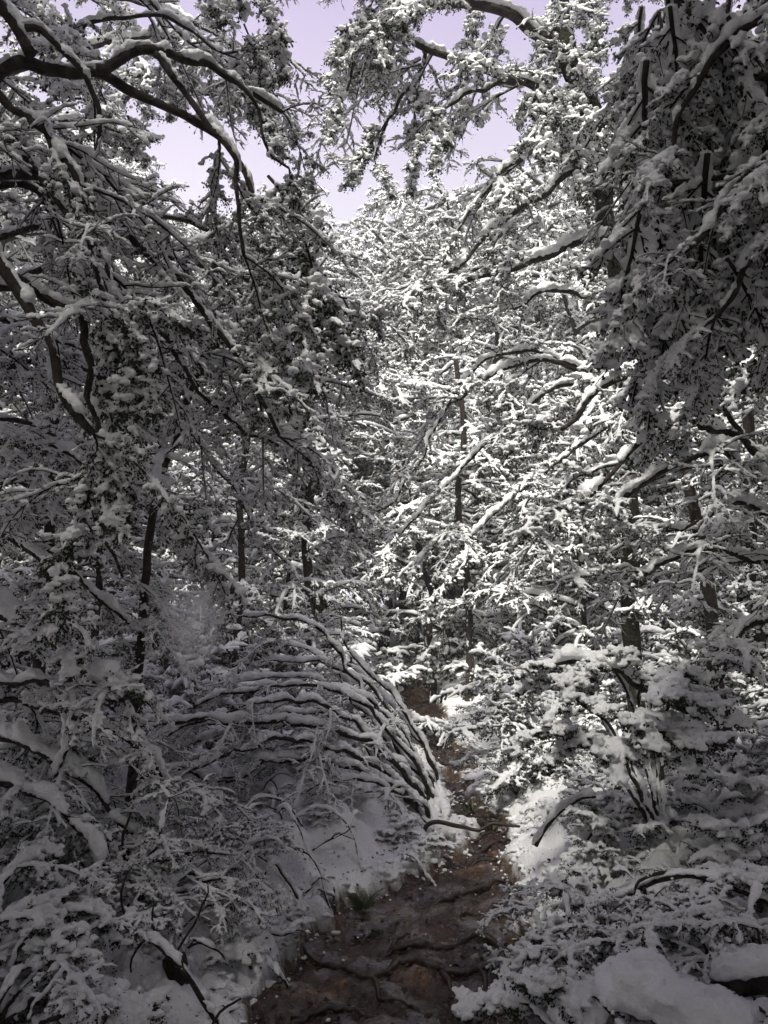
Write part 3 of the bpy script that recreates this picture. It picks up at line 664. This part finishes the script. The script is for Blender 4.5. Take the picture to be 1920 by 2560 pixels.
# ---- standing slim trunks of the middle distance
def slim(pts, d, r0, r1, label, nb, kinds=('level', 'droop', 'bare', 'pad'), mt=None, s=(.5, .9), lo=.25, sn=.02, name='tree'):
    x, y = gfind(pts[0][0], d)
    T_ = tree_root(x, y, label, 'tree', name)
    P = [np.array([x, y, gz(x, y) - .1])] + [at(p[0], p[1], d) for p in pts[1:]]
    P, o = limb(T_, P, r0, r1, rng, sn, .014, 'trunk', mt or BARK, 9, gap=.35)
    n = len(P)
    for i in range(nb):
        q = P[int(n * (lo + (1 - lo) * (i + rng.random()) / nb)) if int(n * (lo + (1 - lo) * (i + rng.random()) / nb)) < n else n - 1]
        put_bough(T_, kinds[rng.integers(len(kinds))], q, i * 2.4 + rng.random(), rng, s[0] + (s[1] - s[0]) * rng.random())
    return T_, P
T1, P1 = slim([(352, 1720), (352, 1600), (360, 1450), (372, 1350), (390, 1240), (425, 1120), (460, 1020), (500, 930), (530, 800), (540, 650)], 4.6, .029, .02, 'slim dark trunk leaning right, left of centre, where a white bough forks off', 9, lo=.55)
hero(T1, [(418, 1150), (405, 1090), (365, 1000), (330, 930), (290, 880)], 4.6, 4.7, .022, .014, ['level'], .10, .5, (.4, .5), .8)
slim([(600, 1700), (592, 1560), (606, 1400), (598, 1250), (616, 1100), (600, 900), (620, 700)], 8.5, .042, .03, 'straight dark trunk standing in the bushes above the arching stems', 22)
slim([(770, 1680), (775, 1500), (765, 1350), (775, 1200), (755, 1050), (765, 850), (750, 650)], 9.5, .07, .04, 'stout dark trunk half hidden by snow left of the centre line', 24, lo=.4)
slim([(245, 1720), (245, 1500), (250, 1300), (235, 1100), (240, 900)], 6.5, .035, .02, 'thin dark sapling stem near the left side behind snowy twigs', 16)
slim([(120, 1780), (110, 1500), (130, 1300), (140, 1100), (120, 800)], 5.6, .05, .03, 'narrow trunk close to the left edge wrapped in snowy twigs', 16, lo=.35)
slim([(1800, 1900), (1790, 1700), (1778, 1550), (1760, 1400), (1735, 1280), (1715, 1190), (1690, 1000)], 6.2, .06, .04, 'crooked black trunk leaning left near the right edge', 12, lo=.45)
slim([(1885, 1700), (1880, 1400), (1870, 1100), (1860, 800)], 8, .07, .05, 'dim trunk in the shade at the far right behind the crooked one', 18)
slim([(1165, 1750), (1172, 1500), (1145, 1250), (1160, 1100), (1140, 900)], 12, .06, .04, 'brown trunk showing between white branches just right of centre', 20, kinds=('level', 'droop'), s=(.9, 1.3))
TS, PS = slim([(1082, 1640), (1070, 1560), (1082, 1490), (1058, 1425), (1050, 1380), (1028, 1330)], 13, .085, .05, 'small crooked snag crowned with a heap of snow beside the trail', 0)
hero(TS, [(1055, 1412), (1020, 1412), (985, 1395), (950, 1400)], 13, 13, .04, .02, ['bare'], .04, .4, (.4, .5), .5, voxel=.0185)
for i in range(8): put_bough(TS, ['heap', 'droop', 'pad'][i % 3], at(1030 + 40 * (rng.random() - .5), 1335 + 30 * (rng.random() - .5), 13), i * 2.4, rng, .8)
# long thin boughs of the mossy tree slanting down to the left
for pts in ([(1560, 1000), (1350, 880), (1220, 900), (1165, 950), (1130, 1000), (1085, 1070), (1060, 1130), (1010, 1210), (965, 1275)],
            [(1585, 960), (1430, 960), (1330, 1010), (1230, 1100), (1140, 1190), (1060, 1270), (1000, 1340)],
            [(1590, 1020), (1500, 1080), (1400, 1150), (1290, 1240), (1180, 1340)]):
    hero(C_, pts, 7.0, 6.3, .018, .006, ['bare', 'level'], .045, .34, (.4, .6), .45, voxel=.012)

# ---- E: arching bush bent over to the left of the trail
rng = np.random.default_rng(91)
ex, ey = gfind(1085, 6.3); Eb = tree_root(ex, ey, 'many stemmed bush arching left over the bank from the edge of the trail', 'bush', 'bush')
g = np.array([ex, ey, gz(ex, ey) - .06])
ES = [([(1085, 2010), (1060, 1960), (1000, 1870), (930, 1760), (880, 1690), (830, 1610), (780, 1565), (700, 1540), (600, 1545)], .026, .010, 6.3, 6.4),
      ([(1055, 2000), (1010, 1930), (930, 1860), (860, 1825), (760, 1805), (650, 1812), (520, 1800), (360, 1812)], .030, .016, 6.2, 5.3),
      ([(1035, 2010), (970, 1940), (880, 1885), (790, 1855), (710, 1850), (620, 1870), (540, 1905), (480, 1930)], .028, .014, 6.1, 5.0),
      ([(1095, 1990), (1040, 1900), (990, 1810), (930, 1730), (860, 1680), (780, 1650), (690, 1650)], .022, .010, 6.35, 6.6),
      ([(1060, 2020), (980, 1960), (870, 1915), (760, 1900), (660, 1910), (560, 1950), (440, 1925), (320, 1950)], .024, .012, 6.0, 5.0),
      ([(1100, 1980), (1070, 1880), (1020, 1800), (985, 1745), (900, 1660), (860, 1600), (850, 1540)], .02, .009, 6.4, 6.8),
      ([(1045, 2015), (990, 1975), (900, 1955), (800, 1960), (700, 2000)], .016, .008, 6.0, 5.4),
      ([(1075, 2000), (1030, 1900), (950, 1800), (860, 1740), (740, 1720), (600, 1730), (480, 1770)], .022, .010, 6.3, 5.9),
      ([(1050, 2010), (960, 1900), (860, 1790), (740, 1750), (560, 1780), (420, 1830), (300, 1900)], .020, .010, 6.2, 5.2)]
for (pts, a_, b__, d0, d1) in list(ES):
    k1 = 30 * (rng.random() - .5); k2 = 90 * (rng.random() - .3)
    ES.append(([(p[0] + k1 * i / 4 + 14 * (rng.random() - .5), p[1] + k2 * i / 5 + 18 * (rng.random() - .5)) for i, p in enumerate(pts[:-1])], a_ * .55, b__ * .6, d0 + .1, d1 + .3 * rng.random()))
for j, (pts, a_, b__, d0, d1) in enumerate(ES):
    P0 = g + [(-.1 + .2 * rng.random()), .1 * (rng.random() - .5), 0]
    P, o = limb(Eb, [P0] + with_depth(pts, d0, d1), a_ * .85, b__ * .8, rng, .046, .010, 'stem', gap=.14, steep=.12, wob=.028)
    dress(Eb, P, rng, ['bare'], .3, .45, (.3, .55), 60)

# ---- F: heap of snow on the laden bush at the right
rng = np.random.default_rng(95)
fx, fy = gfind(1620, 4.7); F = tree_root(fx, fy, 'big bush at right weighed down under rounded cushions of snow', 'bush', 'bush')
FP = [(1520, 1640), (1600, 1700), (1680, 1740), (1600, 1800), (1660, 1850), (1450, 1760), (1400, 1700), (1480, 1850), (1380, 1830)]
g = np.array([fx, fy, gz(fx, fy) - .05])
for j, (px, py) in enumerate(FP):
    T = at(px, py, 4.4 + .5 * rng.random()); mid = (g + T) / 2 + [0.1 * (rng.random() - .5), .1, .18]
    P, o = limb(F, [g, mid, T], .014, .007, rng, .05, .012, 'stem', sub=7)
    yaw = R(180 * (px < 1560) + 80 * (rng.random() - .5) - 40 * (px > 1560))
    put_bough(F, 'heap', T, yaw, rng, .45); put_bough(F, 'heap', T + [0, 0, .03], yaw + 1.9, rng, .4)
def cushions(root, pts, d, rad, nb=14, it=9, lo=.28):
    a = Acc(); base = np.array(root.matrix_basis.translation)
    for (px, py, sc) in pts:
        c = at(px, py, d + .25 * (rng.random() - .5)) - base
        for _ in range(nb):
            o_ = (rng.random(3) - .5) * rad * sc * np.array([2.4, 1.7, 1.1]); z = rad * sc * (lo + .42 * rng.random()); blob(a, c + o_, z * 1.25, z, z * .8, rng)
    return obj('snow', remesh(a.arrays(), .013, it, 'cushion_snow', SNOW), root)
for (px, py, sc) in ((1650, 1690, .8), (1690, 1740, .8), (1590, 1790, .8), (1650, 1830, .9), (1560, 1850, .8), (1700, 1880, .7), (1430, 1690, .6)):
    for q in range(2): put_bough(F, 'heap', at(px, py, 4.35 + .2 * q), R(-110 + 120 * (rng.random() - .5)) + q * 2.2, rng, sc * .75)
hero(F, [(1740, 1790), (1690, 1760), (1610, 1720), (1530, 1675), (1460, 1655), (1380, 1660)], 4.6, 4.6, .02, .012, ['heap', 'droop'], .07, .25, (.35, .5), .5)

# ---- G: laden bough low at left
G_ = tree_root(-2.7, 4.3, 'low tree at the left edge with one bough bent under a thick roll of snow')
limb(G_, [(-2.7, 4.3, -.1), (-2.65, 4.3, 1.2), (-2.5, 4.35, 2.3), (-2.3, 4.3, 3.2)], .07, .03, rng, .03, .02, 'trunk', BARK, 9)
for pts, d0, d1, th_ in (([(-200, 1500), (0, 1540), (90, 1580), (150, 1640), (200, 1680), (270, 1720)], 4.2, 4.0, .11), ([(-200, 1600), (0, 1700), (100, 1695), (160, 1790), (155, 1880), (130, 2000)], 4.2, 3.8, .05),
                         ([(-200, 1350), (0, 1330), (90, 1400), (200, 1450), (330, 1560)], 4.4, 4.4, .05), ([(-200, 1800), (0, 1840), (120, 1900), (240, 1990), (330, 2100)], 4.1, 3.8, .06),
                         ([(-200, 1250), (0, 1200), (120, 1230), (250, 1340), (300, 1440)], 4.6, 4.6, .05), ([(-200, 1680), (50, 1760), (200, 1800), (330, 1850), (420, 1960)], 4.2, 4.2, .06),
                         ([(-200, 1100), (0, 1080), (130, 1110), (220, 1180)], 4.3, 4.3, .05), ([(-200, 1950), (0, 1960), (150, 2030), (260, 2150)], 3.8, 3.5, .06)):
    hero(G_, pts, d0, d1, .022, .008, ['bare', 'droop', 'level'], th_, .22, (.4, .65), .25, voxel=.011)
for (px, py) in ((90, 1590), (150, 1640), (210, 1690), (250, 1720)): put_bough(G_, 'heap', at(px, py, 4.0), R(-60 + 60 * rng.random()), rng, .5)

# ---- H: near bushes of the lower corners
def near_bush(px, py, d, label, spec, kinds, s, cush=None):
    x, y = gfind(px, d); H_ = tree_root(x, y, label, 'bush', 'bush'); g = np.array([x, y, gz(x, y) - .05])
    for (qx, qy, dd) in spec:
        T = at(qx, qy, dd); P, o = limb(H_, [g, (g + T) / 2 + [0.12 * (rng.random() - .5), .1 * (rng.random() - .5), .06], T], .010, .005, rng, .026, .010, 'stem', sub=7, gap=.3, wob=.03)
        v = T - g; yaw = math.atan2(v[1], v[0]); dress(H_, P, rng, kinds, .15, .25, s, 80)
    if cush: cushions(H_, cush, d, .11, 12, 18, .42)
    return H_
near_bush(60, 2500, 2.75, 'bush in the bottom left corner buried under fat rolls of snow', [(0, 2280, 2.7), (130, 2270, 2.8), (230, 2330, 2.8), (60, 2420, 2.6), (200, 2480, 2.6), (20, 2180, 3), (270, 2540, 2.6)], ['heap', 'level'], (.4, .55))
near_bush(330, 2150, 3.7, 'drooping snow crusted bush on the left bank with twigs hanging forward', [(330, 2050, 3.7), (430, 2010, 3.7), (440, 2110, 3.6), (300, 2150, 3.5), (540, 2120, 3.7), (560, 2190, 3.6), (220, 2080, 3.7), (500, 2220, 3.5)], ['level', 'bare', 'pad'], (.32, .5))
near_bush(1850, 2380, 3.0, 'bush at the lower right edge pressed flat beneath thick snow', [(1800, 2270, 3.0), (1700, 2300, 3.0), (1900, 2330, 2.8), (1650, 2380, 2.9), (1760, 2420, 2.8), (1880, 2200, 3.2), (1560, 2350, 3.1)], ['heap', 'level'], (.4, .6))
near_bush(1560, 2560, 2.55, 'bush in the bottom right corner buried beneath smooth snow humps', [(1500, 2480, 2.5), (1620, 2460, 2.6), (1720, 2520, 2.5), (1400, 2500, 2.6), (1330, 2540, 2.6), (1800, 2540, 2.5)], ['heap'], (.4, .55), [(1540, 2470, .75), (1630, 2460, .8), (1700, 2490, .8), (1760, 2550, .8), (1450, 2530, .6), (1880, 2530, .8)])
near_bush(1420, 2330, 3.4, 'small bush hugging the right edge of the mud with snow clods on its twigs', [(1340, 2270, 3.4), (1400, 2230, 3.5), (1470, 2270, 3.4), (1500, 2350, 3.2), (1380, 2350, 3.2)], ['heap', 'level'], (.3, .45))
near_bush(1360, 1930, 7.2, 'rounded shrub by the right side of the trail with dark green sprigs showing', [(1250, 1880, 7), (1270, 1790, 7), (1340, 1760, 7), (1380, 1850, 6.8), (1290, 1700, 7.2)], ['droop', 'level', 'pad'], (.5, .8))

def stick(pts, d0, d1, r0, r1, label, thick=.02, name='stick', cat='twig', forks=(), gap=.4, m=None, snow=True):
    P = with_depth(pts, d0, d1); o = empty(name, P[0]); o.matrix_basis = Matrix.Translation([float(c) for c in P[0]]); tag(o, label, cat)
    limb(o, P, r0, r1, rng, thick, .007, 'stem', m or BARK, 7, wob=.006, gap=gap, snow=snow)
    for f, fd in forks: limb(o, with_depth(f, fd, fd), r0 * .5, r1 * .8, rng, thick * .8, .007, 'side_twig', m or BARK, 6, wob=.006, gap=gap, snow=snow)
    return o
stick([(600, 2640), (520, 2520), (455, 2420), (430, 2395), (380, 2350), (330, 2320), (308, 2280), (304, 2230), (318, 2175)], 2.9, 3.1, .012, .004, 'bare twig curving up out of the snow in the lower left foreground', .03, forks=[([(360, 2350), (335, 2380), (325, 2430)], 3.0), ([(392, 2365), (384, 2310), (382, 2260)], 3.0)])
stick([(432, 2405), (470, 2330), (500, 2280), (520, 2235), (518, 2215)], 3.0, 3.05, .005, .003, 'thin straight twig leaning right from the bare curved twig', .0, snow=False)
stick([(500, 2640), (540, 2540), (605, 2497)], 2.7, 2.8, .006, .004, 'short dark twig poking out at the bottom left of the mud', .0, snow=False)
stick([(440, 2560), (446, 2470), (438, 2390)], 3.1, 3.1, .05, .045, 'dark rotten stump under a snow cap in the lower left', .05, 'stump', 'stump', m=MOSS)
stick([(2000, 2290), (1915, 2250), (1840, 2220), (1760, 2195), (1700, 2188), (1640, 2200), (1580, 2235), (1515, 2258)], 3.2, 3.5, .017, .007, 'dark dead branch with forked twigs lying over the snow at lower right', .025,
      forks=[([(1700, 2190), (1660, 2180), (1600, 2200), (1590, 2230)], 3.4), ([(1610, 2220), (1625, 2270), (1632, 2330), (1600, 2350)], 3.4), ([(1760, 2196), (1725, 2250), (1728, 2320), (1745, 2380)], 3.35), ([(1725, 2250), (1690, 2290), (1700, 2330)], 3.35)], gap=.3)
stick([(2000, 2350), (1900, 2330), (1850, 2310), (1800, 2330), (1740, 2345)], 3.1, 3.1, .010, .004, 'smaller forked twig below the dark dead branch', .022, forks=[([(1830, 2320), (1820, 2370), (1780, 2410)], 3.1), ([(1880, 2325), (1890, 2360), (1880, 2370)], 3.1)])
stick([(2100, 2440), (1920, 2440), (1790, 2462)], 2.7, 2.75, .05, .045, 'fallen log under a deep rounded snow cover at the right edge', .11, 'log', 'log', gap=.0)
for pts, lb in (([(1340, 2115), (1365, 2070), (1400, 2030), (1450, 1998), (1490, 1992)], 'snow sheathed stem bowed to the right beside the trail'), ([(1452, 2125), (1480, 2085), (1520, 2055), (1580, 2045)], 'shorter bowed stem behind it ending in a snow tuft'),
                ([(1490, 2140), (1520, 2100), (1560, 2080), (1600, 2090)], 'third bowed stem nearest the open snow patch')):
    stick(pts, 4.8, 4.8, .012, .007, lb, .055, 'stem', 'stem', gap=.0)
stick([(1080, 2130), (1060, 2080), (1095, 2055), (1190, 2075), (1230, 2060), (1300, 2065)], 5.8, 5.8, .02, .01, 'dark root looping over the trail at the foot of the arching bush', .0, 'root', 'root', snow=False, m=ROOT)

# ---- small things poking out of the open bank left of the trail
rng = np.random.default_rng(61)
for i in range(34):
    x, y = (-1.1 + 1.25 * rng.random(), 4.4 + 1.4 * rng.random()) if i % 3 else (-1.15 + .7 * rng.random(), 3.4 + 1.1 * rng.random())
    if path_sd(np.array([x]), np.array([y]))[0] < .08: continue
    z = gz(x, y); a_ = rng.random() * 6.28; l = .22 + .3 * rng.random()
    o = empty('twig', (x, y, z)); o.matrix_basis = Matrix.Translation((x, y, z)); tag(o, 'bent snowy twig lying half buried on the open left bank', 'twig', 'half buried twigs on the left bank')
    P = [np.array([x, y, z - .02])]
    for u in (.35, .7, 1): P.append(np.array([x + math.cos(a_ + u * .8) * l * u, y + math.sin(a_ + u * .8) * l * u, gz(x + math.cos(a_ + u * .8) * l * u, y + math.sin(a_ + u * .8) * l * u) + .09 * math.sin(u * 2.8) + .01]))
    limb(o, P, .006, .003, rng, .022, .007, 'stem', gap=.3, sides=6)
    limb(o, [P[1], P[1] + [math.cos(a_ - .8) * l * .3, math.sin(a_ - .8) * l * .3, .05], P[1] + [math.cos(a_ - .6) * l * .5, math.sin(a_ - .6) * l * .5, .02]], .004, .002, rng, .018, .007, 'side_twig', gap=.3, sides=5)
for i in range(18):
    x, y = (-1.1 + 1.3 * rng.random(), 4.5 + 1.3 * rng.random()) if i % 3 else (-1.2 + .7 * rng.random(), 3.4 + 1.1 * rng.random())
    if path_sd(np.array([x]), np.array([y]))[0] < .12: continue
    put_shrub(SHR[rng.integers(4)], (x, y, gz(x, y) - .05), rng.random() * 6.28, .26 + .2 * rng.random(), 'tiny shrub almost buried in the open snow of the left bank', 'tiny shrubs on the open left bank', .8)
# ---- roots crossing the mud
rng = np.random.default_rng(12)
def mz(x, y): return float(mud_h(np.array([x]), np.array([y]))[0])
RT_ = [([(640, 2380), (760, 2385), (880, 2440), (950, 2490), (1090, 2540)], .013), ([(900, 2440), (1010, 2425), (1130, 2440), (1300, 2470)], .024), ([(960, 2375), (1060, 2395), (1180, 2372), (1345, 2392)], .022),
       ([(1110, 2440), (1135, 2480), (1160, 2520)], .014), ([(1060, 2262), (1120, 2250), (1200, 2222), (1290, 2205)], .018), ([(1160, 2300), (1220, 2275), (1290, 2268)], .014), ([(1180, 2165), (1230, 2160), (1290, 2150)], .014),
       ([(1150, 2140), (1220, 2130), (1290, 2112)], .014), ([(700, 2560), (840, 2530), (960, 2570)], .015), ([(1010, 2330), (990, 2365), (960, 2400)], .010),
       ([(1140, 2105), (1200, 2100), (1290, 2085)], .014), ([(1080, 1965), (1110, 1960), (1150, 1972)], .016), ([(1100, 1900), (1130, 1905), (1150, 1895)], .016),
       ([(1240, 2500), (1200, 2440), (1210, 2380)], .012)]
for i, (pts, r) in enumerate(RT_):
    G3 = [gpt(a, b, -.03) for a, b in pts]; P = spline(G3, 6); P, s = resample(P, .025)
    P[:, 0] += (noise1(rng, len(P), 4) - .5) * .05; P[:, 1] += (noise1(rng, len(P), 4) - .5) * .05
    P[:, 2] = mud_h(P[:, 0], P[:, 1]) + r * (.1 + 1.1 * noise1(rng, len(P), 7)) - np.where((s < .06) | (s > .94), r * 1.5, 0)
    a = Acc(); tube(a, P - P[0], r * (1 - .4 * s) * (1 + .7 * (noise1(rng, len(P), 3) - .5)), 8)
    o = obj('root', a.mesh('root', ROOT), None, P[0])
    row = pts[0][1]; where = 'in the nearest mud' if row > 2400 else ('across the middle of the muddy patch' if row > 2200 else ('on the narrow step of the trail' if row > 2050 else 'across the thin far trail'))
    tag(o, f'dark wet root {where}', 'root', f'roots {where}')

# ---- leaf litter and clods of fallen snow round the trail
def scatter(n, fn, keep, size, name, matl, label, lump=False, seed=1):
    rg = np.random.default_rng(seed); a = Acc()
    d = 2.6 + 9 * rg.random(n) ** 1.6; y = d; 
    l = np.interp(y, PY, PL); r = np.interp(y, PY, PR)
    x = l - .9 + (r - l + 1.8) * rg.random(n); sdv = path_sd(x, y); m = keep(sdv, rg, n); x, y = x[m], y[m]; z = fn(x, y)
    for i in range(len(x)):
        s = size * (.4 + 1.2 * rg.random() ** 2)
        if lump: blob(a, (x[i], y[i], z[i] + s * .2), s, s * .8, s * .7, rg)
        else:
            u = rg.random() * 6.28; c, q = math.cos(u) * s, math.sin(u) * s; tl = (rg.random(4) - .3) * s * .8
            a.add(np.array([[x[i] + c, y[i] + q, z[i] + tl[0] + .004], [x[i] - q * .5, y[i] + c * .5, z[i] + tl[1] + .006], [x[i] - c, y[i] - q, z[i] + tl[2] + .004], [x[i] + q * .5, y[i] - c * .5, z[i] + tl[3] + .003]]), [[0, 1, 2, 3]])
    tag(obj(name, a.mesh(name, matl, lump)), label, None, None, 'stuff')
scatter(14000, snow_h, lambda s, r, n: (s > .02) & (r.random(n) < np.exp(-s / .3)), .012, 'leaf_litter', LITTER, 'brown leaf scraps strewn on the snow along the trail', seed=4)
scatter(9000, mud_h, lambda s, r, n: (s < -.0) & (r.random(n) < .8), .016, 'trampled_litter', LITTER, 'trodden leaves and twigs in the mud', seed=5)
scatter(7000, mud_h, lambda s, r, n: (s < .02) & (r.random(n) < np.exp(s / .10)), .008, 'snow_clods', SNOW, 'small clods of snow dropped on the mud', lump=True, seed=6)

def edge_clods():
    rg = np.random.default_rng(9); a = Acc(); n = 9000
    y = 2.6 + 9 * rg.random(n) ** 1.5; l = np.interp(y, PY, PL); r = np.interp(y, PY, PR); x = l - .5 + (r - l + 1.0) * rg.random(n); sdv = path_sd(x, y)
    m = (sdv > -.07) & (sdv < .16) & (rg.random(n) < .75); x, y, sdv = x[m], y[m], sdv[m]; z = np.maximum(snow_h(x, y), mud_h(x, y))
    for i in range(len(x)):
        s = (.008 + .026 * rg.random() ** 2) * (.6 if sdv[i] < 0 else 1); blob(a, (x[i], y[i], z[i] + s * .05), s * 1.5, s, s * .6, rg)
    tag(obj('trail_edge_snow', remesh(a.arrays(), .010, 1, 'trail_edge_snow', SNOW)), 'crumbled snow along both edges of the trail', None, None, 'stuff')
edge_clods()
# ---- fern sprig and grass tufts
def sprig(px, py, d, n, size, label, mt, name, cat, arch=1.6):
    c = gpt(px, py, 0.0); c[2] = max(gz(c[0], c[1]), mz(c[0], c[1])); a = Acc(); st = Acc()
    for k in range(n):
        az = k * 2.4 + rng.random(); P = grow((0, 0, 0), (math.cos(az) * .8, math.sin(az) * .8, .9), size * (.6 + .6 * rng.random()), 6, arch / size * .3, .2, rng)
        if name == 'fern':
            tube(st, P, [.002] * 7, 3)
            for j in range(1, 7):
                T = nrm(P[j] - P[j - 1]); S = nrm(np.cross(T, [0, 0, 1]))
                for sg in (-1, 1):
                    for h_ in (0, .5):
                        b0 = P[j] * (1 - h_) + P[j - 1] * h_; l = size * .25 * (1.2 - j / 7); D_ = nrm(T * .5 + S * sg)
                        a.add(np.array([b0, b0 + D_ * l * .5 + T * l * .14, b0 + D_ * l + [0, 0, -l * .2], b0 + D_ * l * .5 - T * l * .14]), [[0, 1, 2, 3]])
        else:
            S = nrm(np.cross(nrm(P[1] - P[0]), [0, 0, 1])); w_ = np.linspace(.007, .001, 7)[:, None]; V = np.vstack([P + S * w_, P - S * w_ + [0, 0, .002]]); i = np.arange(6)[:, None]
            a.add(V, np.hstack([i, i + 1, i + 8, i + 7]))
    o = empty(name, c); tag(o, label, cat)
    obj('blades' if name != 'fern' else 'fronds', a.mesh(name + '_leaves', mt, False), o)
    if name == 'fern': obj('stalk', st.mesh(name + '_stalk', TWIG), o)
sprig(905, 2262, 5, 9, .17, 'little green fern at the left lip of the mud', LEAFG, 'fern', 'fern')
sprig(1330, 2350, 4, 7, .16, 'dark green fern tucked under the right bank', LEAFG, 'fern', 'fern')
for (px, py, lb) in ((1230, 2070, 'tuft of olive blades bending over the step in the trail'), (1180, 2040, 'thin olive tuft between the trail and the arching bush'), (1130, 2060, 'sparse blades at the foot of the arching stems'), (1290, 2030, 'grass tuft drooping from the right bank')):
    sprig(px, py, 6, 22, .24, lb, BLADE, 'grass_tuft', 'grass', 2.0)

# ---- unseen crowns added above the viewpoint to shade the near limbs and foreground
SHADE_CROWN = tree_proto(105, 9.5, 26, .15, low=.5, llen=2.4, per=3, bs=1.1)
rng = np.random.default_rng(45)
for (x, y, s, lb) in ((2.7, 2.3, .9, 'high crowned shade tree added over the dark hanging fans at the right edge'), (-3.1, 2.0, .9, 'high crowned shade tree added behind the left edge of the view'), (1.3, -1.9, 1.0, 'high crowned shade tree added just behind the viewpoint on the right'), (-1.3, -1.7, 1.0, 'high crowned shade tree added just behind the viewpoint on the left'), (3.0, .9, 1.0, 'high crowned shade tree added beside the viewpoint on the right'),
                      (-3.1, .6, 1.0, 'high crowned shade tree added beside the viewpoint on the left'), (3.6, 3.4, .95, 'high crowned tree added to shade the right edge of the view')):
    put_tree(SHADE_CROWN, (x, y, gz(x, y) - .1), rng.random() * 6.28, s if y < 0 else .62, lb, None, 1.0 if y < 0 else 1.75)
# ---- unseen trees added round and behind the photographer to darken the foreground
rng = np.random.default_rng(44)
for (x, y, k, s) in ((-3.4, .6, 1, .95), (3.5, .5, 1, .95), (-2.2, -3.0, 1, 1.0), (2.4, -3.2, 1, 1.05), (.2, -4.2, 1, 1.1), (-4.2, -2.2, 1, 1.0), (4.4, -2.4, 1, 1.0), (-.6, -6.5, 1, 1.2), (2.8, -6.5, 1, 1.2), (-3.6, -6.2, 1, 1.2), (5.0, 1.2, 1, 1.0), (3.9, 1.9, 1, .9), (3.0, -1.2, 1, 1.0), (-5.0, 1.2, 1, 1.0), (-4.5, 3.0, 1, 1.0), (4.6, 3.2, 1, 1.0), (-5.5, -3, 0, 1.2), (5.6, -2.6, 1, 1.1), (-4.6, 6.0, 1, .75), (4.9, 6.2, 1, .85), (-8, 0, 1, 1.1), (8, 1, 0, 1.2)):
    put_tree(TREES[k], (x, y, gz(x, y) - .1), rng.random() * 6.28, s, 'snow laden shade tree added close round the viewpoint, out of the picture', 'shade trees added close round the viewpoint')

# ---- powder shaken off a branch, drifting down in front of the left bushes
m_, t_, b_ = mat('powder_snow'); t_.nodes.remove(b_)
pv = t_.nodes.new('ShaderNodeVolumePrincipled'); pv.inputs['Color'].default_value = (1, 1, 1, 1)
tc_ = t_.nodes.new('ShaderNodeTexCoord'); gr = t_.nodes.new('ShaderNodeTexGradient'); gr.gradient_type = 'SPHERICAL'
n_ = t_.nodes.new('ShaderNodeTexNoise'); n_.inputs['Scale'].default_value = 2.2; n_.inputs['Detail'].default_value = 3
mu = t_.nodes.new('ShaderNodeMath'); mu.operation = 'MULTIPLY'; ra_ = t_.nodes.new('ShaderNodeMapRange'); ra_.inputs['From Min'].default_value = .35; ra_.inputs['From Max'].default_value = .7; ra_.inputs['To Max'].default_value = 16
t_.links.new(tc_.outputs['Object'], gr.inputs[0]); t_.links.new(tc_.outputs['Object'], n_.inputs['Vector']); t_.links.new(n_.outputs['Fac'], ra_.inputs['Value'])
t_.links.new(ra_.outputs[0], mu.inputs[0]); t_.links.new(gr.outputs['Fac'], mu.inputs[1]); t_.links.new(mu.outputs[0], pv.inputs['Density'])
t_.links.new(pv.outputs[0], t_.nodes['Material Output'].inputs['Volume'])
a = Acc(); v, q, t = _sph(16, 10); a.add(v, q, t)
o = obj('powder_snow', a.mesh('powder_snow', m_), None, at(485, 1555, 3.6)); o.scale = (.16, .16, .27)
tag(o, 'loose puff of powder snow drifting down in front of the left bushes', None, None, 'stuff')

# ---- pale winter air
m_, t_, b_ = mat('haze'); t_.nodes.remove(b_)
pv = t_.nodes.new('ShaderNodeVolumePrincipled'); pv.inputs['Color'].default_value = (.95, .96, .96, 1); pv.inputs['Density'].default_value = HAZE
t_.links.new(pv.outputs[0], t_.nodes['Material Output'].inputs['Volume'])
a = Acc(); X0, X1, Y0, Y1, Z0, Z1 = -45, 45, -12, 66, -3, 26
a.add([(x, y, z) for z in (Z0, Z1) for y in (Y0, Y1) for x in (X0, X1)], [(0, 2, 3, 1), (4, 5, 7, 6), (0, 1, 5, 4), (2, 6, 7, 3), (0, 4, 6, 2), (1, 3, 7, 5)])
tag(obj('haze', a.mesh('haze', m_, False)), 'thin pale haze in the winter forest air', None, None, 'stuff')
